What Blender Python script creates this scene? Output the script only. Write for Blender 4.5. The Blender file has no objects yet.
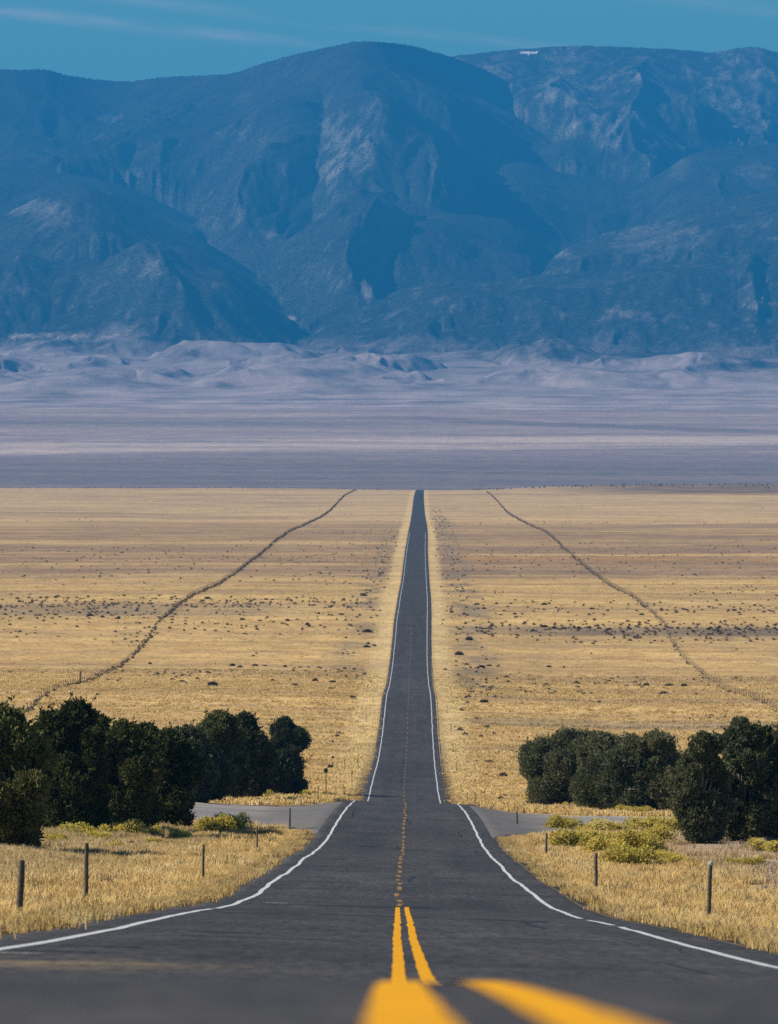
import bpy, math, random
import numpy as np
from mathutils import Vector

random.seed(7)
RNG = np.random.default_rng(11)
scene = bpy.context.scene
COL = scene.collection
F = 5000.0          # focal length in units of a picture height of 1024
YH, XC = 400.0, 389.0
SUN_AZ, SUN_EL = math.radians(270), math.radians(35)

# ------------------------------------------------------------------ noise
def _hash(ix, iy, seed):
    h = (ix.astype(np.int64) * 374761393 + iy.astype(np.int64) * 668265263 + seed * 974634777) & 0xffffffff
    h = ((h ^ (h >> 13)) * 1274126177) & 0xffffffff
    h = h ^ (h >> 16)
    return (h & 0xffff) / 65535.0 * 2 * math.pi

def pn(x, y, seed=0):
    """2D gradient noise, about -0.7..0.7"""
    x = np.asarray(x, float); y = np.asarray(y, float)
    x, y = np.broadcast_arrays(x, y)
    ix = np.floor(x); iy = np.floor(y)
    fx = x - ix; fy = y - iy
    u = fx * fx * fx * (fx * (fx * 6 - 15) + 10); v = fy * fy * fy * (fy * (fy * 6 - 15) + 10)
    def g(dx, dy):
        a = _hash(ix + dx, iy + dy, seed)
        return np.cos(a) * (fx - dx) + np.sin(a) * (fy - dy)
    return (g(0, 0) * (1 - u) + g(1, 0) * u) * (1 - v) + (g(0, 1) * (1 - u) + g(1, 1) * u) * v

def fbm(x, y, o=4, seed=0, gain=.5):
    s = 0; a = 1.0; t = 0
    for i in range(o):
        s = s + a * pn(x * 2 ** i + 17.3 * i, y * 2 ** i - 9.1 * i, seed + i); t += a; a *= gain
    return s / t * 1.4

def ridged(x, y, o=5, seed=0, gain=.5):
    s = 0; a = 1.0; t = 0; w = 1.0
    for i in range(o):
        n = 1 - np.abs(pn(x * 2 ** i + 5.7 * i, y * 2 ** i + 3.3 * i, seed + i)) * 1.9
        n = np.clip(n, 0, 1) ** 1.6
        s = s + a * n * w; t += a; a *= gain; w = np.clip(n * 1.4, .25, 1)
    return s / t

def _rnd(ix, iy, seed):
    return _hash(ix, iy, seed) / (2 * math.pi)

def gully(x, y, sx, sy, seed):
    """stripes that run along the slope: value and derivatives; (sx, sy) points across the slope"""
    ix = np.floor(x); iy = np.floor(y); fx = x - ix; fy = y - iy
    H = np.zeros_like(x); HX = np.zeros_like(x); HY = np.zeros_like(x); Wt = np.zeros_like(x)
    for i in (-1, 0, 1, 2):
        for j in (-1, 0, 1, 2):
            dx = fx - i - _rnd(ix + i, iy + j, seed) * .8; dy = fy - j - _rnd(ix + i, iy + j, seed + 7) * .8
            w = np.exp(-(dx * dx + dy * dy) * 2.2)
            ph = (dx * sx + dy * sy) * 2 * math.pi
            H += np.cos(ph) * w; q = -np.sin(ph) * w; HX += q * sx; HY += q * sy; Wt += w
    return H / Wt, HX / Wt, HY / Wt

def erode(x, y, gx, gy, lam, octs=5, branch=.8, gain=.5, seed=0):
    n = np.sqrt(gx * gx + gy * gy) + 1e-6
    sx, sy = gy / n, -gx / n
    H = 0; HX = np.zeros_like(x); HY = np.zeros_like(x); a = 1.; f = 1. / lam; t = 0
    for o in range(octs):
        bx, by = sx + HY * branch, sy - HX * branch
        m = np.sqrt(bx * bx + by * by) + 1e-6; k = np.clip(m, .6, 1.3) / m
        h, hx, hy = gully(x * f + 13.1 * o, y * f - 7.7 * o, bx * k, by * k, seed + 31 * o)
        H = H + h * a; HX = HX + hx * a; HY = HY + hy * a; t += a; a *= gain; f *= 2.1
    return H / t

def sst(x, a, b):
    t = np.clip((np.asarray(x, float) - a) / (b - a), 0, 1)
    return t * t * (3 - 2 * t)

class Pchip:
    def __init__(s, x, y):
        x = np.array(x, float); y = np.array(y, float)
        h = np.diff(x); d = np.diff(y) / h
        m = np.zeros_like(x)
        for i in range(1, len(x) - 1):
            if d[i - 1] * d[i] > 0:
                w1 = 2 * h[i] + h[i - 1]; w2 = h[i] + 2 * h[i - 1]
                m[i] = (w1 + w2) / (w1 / d[i - 1] + w2 / d[i])
        m[0] = d[0]; m[-1] = d[-1]
        s.x, s.y, s.m, s.h = x, y, m, h
    def __call__(s, q):
        q = np.asarray(q, float)
        i = np.clip(np.searchsorted(s.x, q) - 1, 0, len(s.x) - 2)
        t = np.clip((q - s.x[i]) / s.h[i], 0, 1); h = s.h[i]
        return ((1 + 2 * t) * (1 - t) ** 2 * s.y[i] + t * (1 - t) ** 2 * h * s.m[i]
                + t * t * (3 - 2 * t) * s.y[i + 1] + t * t * (t - 1) * h * s.m[i + 1])

# ------------------------------------------------------------------ terrain profile along the road
KN = [(5.6, 1024), (6.7, 1010), (8, 998.5), (10, 988.5), (12, 984), (14, 982.5), (20, 985), (28, 985.5), (35, 978), (40, 969.5), (46.5, 958.5),
      (58, 943), (70, 930), (74, 926), (82, 921), (90, 916.5), (104, 911.5), (112, 906.5), (122, 901), (139.5, 886.5),
      (160, 875.5), (183, 862), (209, 852), (236, 839.5), (265, 823.5), (300, 811), (325, 806), (350, 802.5)]
KDIP = [(385, 803.5), (430, 807), (480, 805)]
KFILL = [(420, 800.5), (480, 799)]
KFAR = [(509, 798.5), (559, 782.4), (663, 753.6), (723, 732), (795, 703), (930, 683.4), (1062, 660), (1136, 639.4), (1188, 620.6),
        (1304, 602), (1558, 581.6), (1756, 566), (1978, 550), (2250, 534.7), (2700, 524), (3560, 511), (4520, 496.5),
        (5200, 491.2), (5700, 490), (6200, 491), (7000, 491), (8000, 486), (9000, 471), (10000, 452.5), (11000, 434),
        (12000, 417), (12500, 409), (13500, 393), (14500, 376), (15500, 360), (16500, 349), (18000, 338), (22000, 320), (27000, 310)]
def toz(k): return [(d, -(y - YH) * d / F) for d, y in k]
NEARZ = [(-120, 1.1), (-40, .9), (-10, .28), (0, -.22), (3, -.44)]
_a = NEARZ + toz(KN + KDIP + KFAR); _b = NEARZ + toz(KN + KFILL + KFAR)
ZR = Pchip(*zip(*_a)); ZF = Pchip(*zip(*_b))
CX = Pchip(*zip(*[(-120, .1), (0, .13), (6, .122), (10, .122), (14, .13), (36, .172), (60, .2), (110, .29), (140, .33), (236, .75), (350, 1.2), (509, 1.55), (663, 2.35),
                  (795, 3.1), (1062, 4.5), (1304, 6.4), (1558, 8.0), (1978, 10.7), (2250, 12.8), (3560, 20.7), (4520, 26.8), (5700, 36),
                  (7000, 52), (12500, 90), (27000, 200)]))
def ydist(d):                # where the road's height at distance d is seen: only used to name the bands of vegetation by distance
    return YH - ZF(d) * F / np.maximum(d, 1)
def kslope(d):
    return .033 * sst(d, 10, 45) * (1 - .8 * sst(d, 600, 1600))

def road_z(u, d):
    return ZR(d) - kslope(d) * np.clip(u, -12, 12) - .00015 * u * u

def side_road_mask(u, d, grow=0.):
    a = np.abs(u)
    e = np.clip(a - 4.3, 0, None)
    wob = fbm(u * .25, d * .05, 3, 91) * 2.5
    dn = 262 - 22 * np.exp(-e / 1.6) - grow + wob; df = 324 + 18 * np.exp(-e / 2.2) + grow + wob
    dn = dn + 24 * sst(u, 6, 19); df = df - 12 * sst(u, 6, 19)
    return (d > dn) & (d < df) & (a > 4.0) & (a < np.where(u > 0, 23, 70))

def ground_z(x, d):
    u = x - CX(d); a = np.abs(u)
    w = sst(a, 4.6, 9)
    z = ZR(d) * (1 - w) + ZF(d) * w
    z = z - kslope(d) * np.clip(u, -32, 32)
    z = z - .14 * (1 - sst(a, 3.7, 4.4)) * (1 - sst(d, 6000, 6300))
    near = (1 - sst(d, 300, 420))
    z = z - near * sst(d, 20, 45) * .22 * sst(a, 4.6, 7.5) * (1 - sst(a, 10, 16))
    z = z - .05 * sst(a, 4.5, 5.2)
    rough = sst(a, 6, 14)
    z = z + rough * (fbm(x * .35, d * .35, 3, 3) * .07 + fbm(x * .05, d * .05, 3, 5) * .22) * (1 - sst(d, 1500, 4000))
    z = z + sst(a, 20, 90) * fbm(x / 160., d / 260., 3, 8) * (.35 + .55 * sst(d, 600, 2500))
    # the low rise that ends the grassland
    z = z + sst(a, 15, 160) * 2.0 * np.exp(-((d - 5700) / 1200) ** 2)
    z = z + sst(u, 60, 260) * 5.0 * np.exp(-((d - 5900) / 420) ** 2) * (1 + .4 * fbm(x / 130., d / 300., 2, 44))
    z = z + sst(d, 7000, 9000) * fbm(x / 900., d / 900., 3, 21) * 5
    m = side_road_mask(u, d, 0).astype(float)
    return z - .09 * m

def pix(px, py, d0=36., d1=5800.):
    """first point of the ground, going away from the camera, seen at (px,py): used to take positions off the photograph"""
    d = np.exp(np.linspace(math.log(d0), math.log(d1), 2600))
    x = (px - XC) * d / F
    y = YH - ground_z(x, d) * F / d
    i = int(np.argmax(y <= py))
    if y[i] > py: i = len(d) - 1
    return float(x[i]), float(d[i]), float(ground_z(x[i:i+1], d[i:i+1])[0])

# ------------------------------------------------------------------ mesh helpers
def new_mesh(name, V, faces, mat=None, parent=None, smooth=False, loc=None, link=True, mats=None, midx=None):
    me = bpy.data.meshes.new(name)
    V = np.asarray(V, np.float32).reshape(-1, 3)
    if isinstance(faces, np.ndarray): faces = [faces]
    faces = [np.asarray(f, np.int32) for f in faces if len(f)]
    nl = sum(f.size for f in faces); nf = sum(len(f) for f in faces)
    me.vertices.add(len(V)); me.vertices.foreach_set('co', V.ravel())
    me.loops.add(nl); me.loops.foreach_set('vertex_index', np.concatenate([f.ravel() for f in faces]))
    me.polygons.add(nf)
    tot = np.concatenate([np.full(len(f), f.shape[1], np.int32) for f in faces])
    st = np.concatenate([[0], np.cumsum(tot)[:-1]]).astype(np.int32)
    me.polygons.foreach_set('loop_start', st); me.polygons.foreach_set('loop_total', tot)
    if smooth: me.polygons.foreach_set('use_smooth', np.ones(nf, bool))
    for m in (mats or ([mat] if mat else [])): me.materials.append(m)
    if midx is not None: me.polygons.foreach_set('material_index', np.asarray(midx, np.int32))
    me.update(calc_edges=True); me.validate()
    o = bpy.data.objects.new(name, me)
    if link: COL.objects.link(o)
    if parent is not None: o.parent = parent
    if loc is not None: o.location = loc
    return o

def grid_faces(nr, nc):
    i = np.arange(nr - 1)[:, None] * nc + np.arange(nc - 1)[None, :]
    i = i.ravel()
    return np.stack([i, i + 1, i + nc + 1, i + nc], 1)

def set_col(o, C, name='Col'):
    a = o.data.color_attributes.new(name, 'FLOAT_COLOR', 'POINT')
    C4 = np.ones((len(C), 4), np.float32); C4[:, :3] = C
    a.data.foreach_set('color', C4.ravel())

def empty(name, loc, label=None, cat=None, group=None, rz=0):
    o = bpy.data.objects.new(name, None); COL.objects.link(o)
    o.location = loc; o.rotation_euler = (0, 0, rz); o.empty_display_size = .3
    if label: tag(o, label, cat, group)
    return o
def tag(o, label=None, cat=None, group=None, kind=None):
    if label: o['label'] = label
    if cat: o['category'] = cat
    if group: o['group'] = group
    if kind: o['kind'] = kind
    return o

def tube(pts, radii, n=7):
    """tapered tube along points -> V, quads"""
    pts = [Vector(p) for p in pts]; V = []; Q = []
    for i, p in enumerate(pts):
        t = (pts[min(i + 1, len(pts) - 1)] - pts[max(i - 1, 0)]).normalized()
        a = t.cross(Vector((0.3, 1, .1))).normalized(); b = t.cross(a)
        for k in range(n):
            th = 2 * math.pi * k / n
            V.append(p + (a * math.cos(th) + b * math.sin(th)) * radii[i])
    for i in range(len(pts) - 1):
        for k in range(n):
            Q.append((i * n + k, i * n + (k + 1) % n, (i + 1) * n + (k + 1) % n, (i + 1) * n + k))
    V.append(pts[-1]); e = len(V) - 1; T = [((len(pts) - 1) * n + k, (len(pts) - 1) * n + (k + 1) % n, e) for k in range(n)]
    return V, Q, T
class MB:
    def __init__(s): s.V = []; s.Q = []; s.T = []
    def add(s, V, Q=(), T=()):
        b = len(s.V); s.V += [tuple(v) for v in V]
        s.Q += [tuple(i + b for i in q) for q in Q]; s.T += [tuple(i + b for i in t) for t in T]
    def tube(s, pts, r, n=7): s.add(*tube(pts, r, n))
    def box(s, c, d, bev=0.):
        x, y, z = c; a, b, h = d[0] / 2, d[1] / 2, d[2] / 2
        e = min(bev, a * .9, b * .9)
        def ring(zz, ins):
            return [(x - a + ins, y - b + ins, zz), (x + a - ins, y - b + ins, zz), (x + a - ins, y + b - ins, zz), (x - a + ins, y + b - ins, zz)]
        R = [ring(z - h, e), ring(z - h + e, 0), ring(z + h - e, 0), ring(z + h, e)] if e > 0 else [ring(z - h, 0), ring(z + h, 0)]
        V = [p for r in R for p in r]; Q = [(3, 2, 1, 0)]
        for i in range(len(R) - 1):
            for k in range(4): Q.append((i * 4 + k, i * 4 + (k + 1) % 4, i * 4 + 4 + (k + 1) % 4, i * 4 + 4 + k))
        t = (len(R) - 1) * 4; Q.append((t, t + 1, t + 2, t + 3)); s.add(V, Q)
    def build(s, name, mat, parent=None, smooth=False, link=True):
        f = []
        if s.Q: f.append(np.array(s.Q))
        if s.T: f.append(np.array(s.T))
        return new_mesh(name, s.V, f, mat, parent, smooth, link=link)

# ------------------------------------------------------------------ materials
class NT:
    def __init__(s, name):
        s.m = bpy.data.materials.new(name); s.m.use_nodes = True
        s.t = s.m.node_tree; s.t.nodes.clear()
        s.out = s.t.nodes.new('ShaderNodeOutputMaterial')
    def n(s, typ, **kw):
        x = s.t.nodes.new(typ)
        for k, v in kw.items():
            if k.startswith('i_'):
                key = k[2:]; key = int(key) if key.isdigit() else key.replace('_', ' ')
                x.inputs[key].default_value = v
            else: setattr(x, k, v)
        return x
    def l(s, a, b): s.t.links.new(a, b)
    def coords(s, scale=(1, 1, 1), obj=True):
        g = s.n('ShaderNodeNewGeometry') if not obj else s.n('ShaderNodeTexCoord')
        m = s.n('ShaderNodeMapping'); m.inputs['Scale'].default_value = scale
        s.l(g.outputs['Object' if obj else 'Position'], m.inputs['Vector']); return m.outputs[0]
    def noise(s, vec, scale, detail=4, rough=.55):
        x = s.n('ShaderNodeTexNoise'); x.inputs['Scale'].default_value = scale; x.inputs['Detail'].default_value = detail
        x.inputs['Roughness'].default_value = rough
        if vec is not None: s.l(vec, x.inputs['Vector'])
        return x.outputs['Fac']
    def ramp(s, fac, stops, interp='LINEAR'):
        r = s.n('ShaderNodeValToRGB'); e = r.color_ramp; e.interpolation = interp
        while len(e.elements) < len(stops): e.elements.new(.5)
        for el, (p, c) in zip(e.elements, stops):
            el.position = p; el.color = (*c, 1) if len(c) == 3 else c
        s.l(fac, r.inputs[0]); return r.outputs[0]
    def mix(s, fac, a, b, mode='MIX'):
        x = s.n('ShaderNodeMix', data_type='RGBA', blend_type=mode)
        for v, i in ((fac, 0), (a, 6), (b, 7)):
            if hasattr(v, 'is_output'): s.l(v, x.inputs[i])
            else: x.inputs[i].default_value = v if not isinstance(v, tuple) else (*v[:3], 1)
        return x.outputs[2]
    def math(s, op, a, b=None, clamp=False):
        x = s.n('ShaderNodeMath', operation=op, use_clamp=clamp)
        for v, i in ((a, 0), (b, 1)):
            if v is None: continue
            if hasattr(v, 'is_output'): s.l(v, x.inputs[i])
            else: x.inputs[i].default_value = v
        return x.outputs[0]
    def bsdf(s, color, rough=.9, spec=.2, bump=None, bstr=.3, bdist=.02, trans=None):
        p = s.n('ShaderNodeBsdfPrincipled')
        for v, k in ((color, 'Base Color'), (rough, 'Roughness'), (spec, 'Specular IOR Level')):
            if hasattr(v, 'is_output'): s.l(v, p.inputs[k])
            else: p.inputs[k].default_value = v if not isinstance(v, tuple) else (*v[:3], 1)
        if bump is not None:
            b = s.n('ShaderNodeBump'); b.inputs['Strength'].default_value = bstr; b.inputs['Distance'].default_value = bdist
            s.l(bump, b.inputs['Height']); s.l(b.outputs[0], p.inputs['Normal'])
        res = p.outputs[0]
        if trans:
            t = s.n('ShaderNodeBsdfTranslucent')
            if hasattr(color, 'is_output'): s.l(color, t.inputs[0])
            else: t.inputs[0].default_value = (*color[:3], 1)
            mx = s.n('ShaderNodeMixShader'); mx.inputs[0].default_value = trans
            s.l(res, mx.inputs[1]); s.l(t.outputs[0], mx.inputs[2]); res = mx.outputs[0]
        s.l(res, s.out.inputs['Surface']); return s.m
    def attr(s, name, typ='GEOMETRY'):
        return s.n('ShaderNodeAttribute', attribute_name=name, attribute_type=typ).outputs['Color']
    def rnd(s): return s.n('ShaderNodeObjectInfo').outputs['Random']

def m_simple(name, c1, c2, scale, rough=.9, spec=.2, bstr=.3, bdist=.01, trans=None, byobj=.0):
    t = NT(name); v = t.coords(); f = t.noise(v, scale, 5)
    col = t.ramp(f, [(.3, c1), (.7, c2)])
    if byobj:
        g = t.math('ADD', t.math('MULTIPLY', t.rnd(), byobj * 2), 1 - byobj)
        col = t.mix(1., col, t.n('ShaderNodeCombineColor').outputs[0] if False else t.ramp(g, [(0, (0, 0, 0)), (1, (1, 1, 1))]), 'MULTIPLY') if byobj < .5 else col
    return t.bsdf(col, rough, spec, f, bstr, bdist, trans)

# ground
t = NT('dry_ground'); P = t.coords(obj=False)
base = t.attr('Col')
n1 = t.noise(P, .9, 5, .65); n2 = t.noise(P, .11, 5, .6); n3 = t.noise(P, .017, 5, .6); n4 = t.noise(P, 7., 3, .6)
c = t.mix(t.ramp(n1, [(.38, (0, 0, 0)), (.62, (1, 1, 1))]), t.mix(1., base, (.78, .74, .70), 'MULTIPLY'), t.mix(1., base, (1.15, 1.14, 1.1), 'MULTIPLY'))
c = t.mix(t.ramp(n2, [(.40, (0, 0, 0)), (.63, (1, 1, 1))]), t.mix(1., c, (.82, .80, .80), 'MULTIPLY'), t.mix(1., c, (1.12, 1.1, 1.04), 'MULTIPLY'))
c = t.mix(t.ramp(n3, [(.38, (0, 0, 0)), (.65, (1, 1, 1))]), t.mix(1., c, (.84, .82, .84), 'MULTIPLY'), t.mix(1., c, (1.1, 1.08, 1.02), 'MULTIPLY'))
M_GROUND = t.bsdf(c, .95, .05, t.math('ADD', n4, n1), .6, .08)

# asphalt
t = NT('asphalt'); P = t.coords(obj=False)
Pl = t.coords((1, .05, 1), obj=False)
f1 = t.noise(P, 60, 3, .7); f2 = t.noise(Pl, .9, 4, .6); f3 = t.noise(P, .25, 5, .6); f4 = t.noise(P, 6, 4, .6)
c = t.ramp(f1, [(.3, (.024, .022, .0215)), (.72, (.074, .068, .066))])
c = t.mix(t.ramp(f2, [(.35, (0, 0, 0)), (.65, (1, 1, 1))]), t.mix(1., c, (.80, .80, .82), 'MULTIPLY'), t.mix(1., c, (1.12, 1.1, 1.1), 'MULTIPLY'))
f5 = t.noise(Pl, 8, 3, .7)
c = t.mix(t.ramp(f5, [(.36, (0, 0, 0)), (.64, (1, 1, 1))]), t.mix(1., c, (.58, .58, .59), 'MULTIPLY'), t.mix(1., c, (1.45, 1.43, 1.40), 'MULTIPLY'))
c = t.mix(t.ramp(f3, [(.42, (0, 0, 0)), (.62, (1, 1, 1))]), t.mix(1., c, (.85, .85, .86), 'MULTIPLY'), c)
at = t.attr('Col')                                                    # wheel paths, joints and dust, laid along the lane
c = t.mix(1., c, at, 'MULTIPLY')
vor = t.n('ShaderNodeTexVoronoi', feature='DISTANCE_TO_EDGE'); vor.inputs['Scale'].default_value = .28
wv = t.mix(.35, P, t.n('ShaderNodeTexNoise', i_Scale=.6).outputs['Color'])
t.l(P, vor.inputs['Vector'])
ck = t.ramp(vor.outputs['Distance'], [(0, (1, 1, 1)), (.012, (0, 0, 0))])
ckm = t.math('MULTIPLY', ck, t.ramp(t.noise(P, .12, 3), [(.5, (0, 0, 0)), (.6, (1, 1, 1))]))
c = t.mix(ckm, c, (.018, .018, .02))
M_ROAD = t.bsdf(c, t.ramp(f4, [(.3, (.62, .62, .62)), (.7, (.85, .85, .85))]), .32, f1, .5, .006)

def paint(name, c0, wear):
    t = NT(name); P = t.coords(obj=False)
    w = t.noise(P, 9, 5, .7); w2 = t.noise(P, 45, 3, .7)
    f = t.ramp(t.math('ADD', t.math('MULTIPLY', w, .6), t.math('MULTIPLY', w2, .4)), [(wear, (0, 0, 0)), (wear + .06, (1, 1, 1))])
    col = t.mix(t.ramp(t.noise(P, 2.2, 4), [(.3, (0, 0, 0)), (.7, (1, 1, 1))]), tuple(v * .86 for v in c0), c0)
    col = t.mix(f, (.07, .068, .065), col)
    return t.bsdf(col, .8, .12, w2, .3, .004)
M_YELLOW = paint('yellow_road_paint', (.80, .37, .003), .37)
M_WHITE = paint('white_road_paint', (.62, .64, .65), .40)
M_DASH = paint('worn_yellow_road_paint', (.50, .26, .03), .47)
M_SCUFF = paint('faded_scuff_paint', (.30, .24, .15), .50)
M_SCUFFW = paint('faded_white_scuff', (.40, .40, .40), .50)

t = NT('gravel_road'); P = t.coords(obj=False)
g1 = t.noise(P, 14, 4, .7); g2 = t.noise(P, .3, 4, .6)
c = t.mix(t.ramp(g1, [(.3, (0, 0, 0)), (.7, (1, 1, 1))]), (.17, .172, .182), (.30, .30, .305))
c = t.mix(t.ramp(g2, [(.4, (0, 0, 0)), (.65, (1, 1, 1))]), c, t.mix(1., c, (1.25, 1.12, 1.0), 'MULTIPLY'))
c = t.mix(1., c, t.attr('Col'), 'MULTIPLY')
M_GRAVEL = t.bsdf(c, .95, .1, g1, .8, .03)

def leafmat(name, stops, scale, trans=.25, spec=.15):
    t = NT(name); P = t.coords()
    f = t.math('ADD', t.math('MULTIPLY', t.noise(P, scale, 4, .65), .75), t.math('MULTIPLY', t.rnd(), .25))
    return t.bsdf(t.ramp(f, stops), .85, spec, trans=trans)
M_JUN = leafmat('juniper_foliage', [(.30, (.028, .038, .013)), (.5, (.080, .092, .030)), (.66, (.18, .175, .062)), (.8, (.19, .15, .06))], 1.3, .25)
M_JUN2 = leafmat('olive_juniper_foliage', [(.30, (.034, .044, .022)), (.5, (.070, .082, .042)), (.68, (.115, .115, .06)), (.8, (.13, .105, .058))], 1.3, .15)
M_RAB = leafmat('rabbitbrush_foliage', [(.3, (.15, .14, .04)), (.7, (.27, .24, .07))], 3., .3)
M_RABF = leafmat('rabbitbrush_flowers', [(.3, (.50, .41, .08)), (.55, (.74, .60, .14)), (.75, (.84, .72, .26))], 4., .5)
M_SAGE = leafmat('sagebrush_foliage', [(.3, (.075, .068, .052)), (.7, (.16, .14, .105))], 3., .2)
M_JUNR = leafmat('sunlit_juniper_foliage', [(.30, (.045, .058, .026)), (.5, (.105, .118, .058)), (.68, (.19, .185, .095)), (.8, (.20, .15, .08))], 1.3, .28)  # right-hand trees: their sunlit look is put into the leaf colour
M_BARK = m_simple('juniper_bark', (.16, .13, .11), (.34, .30, .27), 9., bstr=.7, bdist=.02)
M_POST = m_simple('weathered_post', (.055, .05, .045), (.13, .115, .10), 14., bstr=.5)
M_FPOST = m_simple('fence_post_wood', (.07, .055, .045), (.15, .12, .10), 8., bstr=.5)
M_WIRE = m_simple('fence_wire_steel', (.16, .12, .10), (.26, .22, .2), 30., rough=.6)
M_TUMBLE = leafmat('tumbleweed_stems', [(.3, (.13, .095, .065)), (.7, (.26, .19, .12))], .6, .2)
M_GREEN = m_simple('green_sign_face', (.01, .10, .055), (.014, .13, .07), 5., rough=.45, spec=.4)
M_STEEL = m_simple('galvanised_steel', (.30, .31, .32), (.42, .43, .44), 12., rough=.5, spec=.5)
M_REFL = m_simple('pale_reflector', (.55, .56, .55), (.68, .69, .68), 20., rough=.4)
M_ROCK = m_simple('grey_rock', (.12, .11, .10), (.32, .29, .27), 6., bstr=.8, bdist=.05)
M_CAR = m_simple('dark_car_paint', (.012, .013, .016), (.02, .021, .025), 3., rough=.3, spec=.5)
M_GLASS = m_simple('dark_car_glass', (.01, .012, .014), (.016, .018, .02), 3., rough=.1, spec=.6)
M_TYRE = m_simple('tyre_rubber', (.012, .012, .012), (.03, .03, .03), 20.)

def grassmat(name, lo, mid, hi, scale=.05):
    t = NT(name); P = t.coords(obj=False)
    f = t.math('ADD', t.math('MULTIPLY', t.noise(P, .16, 3, .6), .55), t.math('MULTIPLY', t.rnd(), .45))
    c = t.mix(1., t.attr('gcol', 'INSTANCER'), t.ramp(f, [(.25, lo), (.5, mid), (.75, hi)]), 'MULTIPLY')
    m = t.bsdf(c, .8, .05, trans=.3)
    # blades stand near upright: let their normals lean to the sky so a stand of grass lights like a stand, not like cards
    g = t.n('ShaderNodeNewGeometry'); mv = t.n('ShaderNodeMix', data_type='VECTOR'); mv.inputs[0].default_value = .78
    t.l(g.outputs['Normal'], mv.inputs[4]); mv.inputs[5].default_value = (0, 0, 1)
    for nd in t.t.nodes:
        if nd.type == 'BSDF_PRINCIPLED': t.l(mv.outputs[1], nd.inputs['Normal'])
    return m
M_GRASS = grassmat('dry_grass', (1.12, 1.05, .86), (1.45, 1.42, 1.22), (1.65, 1.65, 1.6))

# mountains
t = NT('mountain_slopes'); P = t.coords(obj=False)
n1 = t.noise(P, .085, 3, .75); n2 = t.noise(P, .005, 6, .65); n3 = t.noise(P, .0016, 5, .6)
b = t.attr('Col'); rk = t.attr('WoodsShade')
sp = t.ramp(n1, [(.40, (.40, .42, .43)), (.62, (1.6, 1.55, 1.5))])
c = t.mix(rk, b, t.mix(1., b, sp, 'MULTIPLY'))
c = t.mix(t.ramp(n2, [(.38, (0, 0, 0)), (.66, (1, 1, 1))]), t.mix(1., c, (.72, .74, .76), 'MULTIPLY'), t.mix(1., c, (1.3, 1.25, 1.2), 'MULTIPLY'))
M_MTN = t.bsdf(c, .95, .05, t.math('ADD', n2, t.math('MULTIPLY', n1, .3)), .5, 14.)

# ------------------------------------------------------------------ ground sheet
D = np.concatenate([np.arange(-60, 0, 3.), np.arange(0, 16, .5), np.arange(16, 360, .8), np.arange(360, 1000, 2.), np.arange(1000, 2500, 5.),
                    np.arange(2500, 6400, 12.), np.arange(6400, 12500, 40.), [12500.]])
a0 = [0, 2, 3.7, 4.05, 4.4, 4.7, 5.1, 5.6, 6.2, 7, 8, 9, 10, 11.5, 13, 14.5, 16, 18, 20, 22, 24, 27, 30, 33, 37, 41, 46, 52, 58, 65]
pos = [(a, 0) for a in a0] + [(65 + 1.5 * i, .0012 * i + .00008 * i * i) for i in range(1, 46)]
cols = [(-a, -b) for a, b in reversed(pos[1:])] + pos
A = np.array([c[0] for c in cols]); B = np.array([c[1] for c in cols])
dd = D[:, None]; U = A[None, :] + B[None, :] * np.maximum(dd, 0)
X = U + CX(dd); DD = np.broadcast_to(dd, X.shape)
Z = ground_z(X, DD)
LASTX, LASTZ = X[-1].copy(), Z[-1].copy()
g = new_mesh('ground', np.stack([X, DD, Z], -1), grid_faces(*X.shape), M_GROUND, smooth=True)
tag(g, kind='structure')

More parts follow.
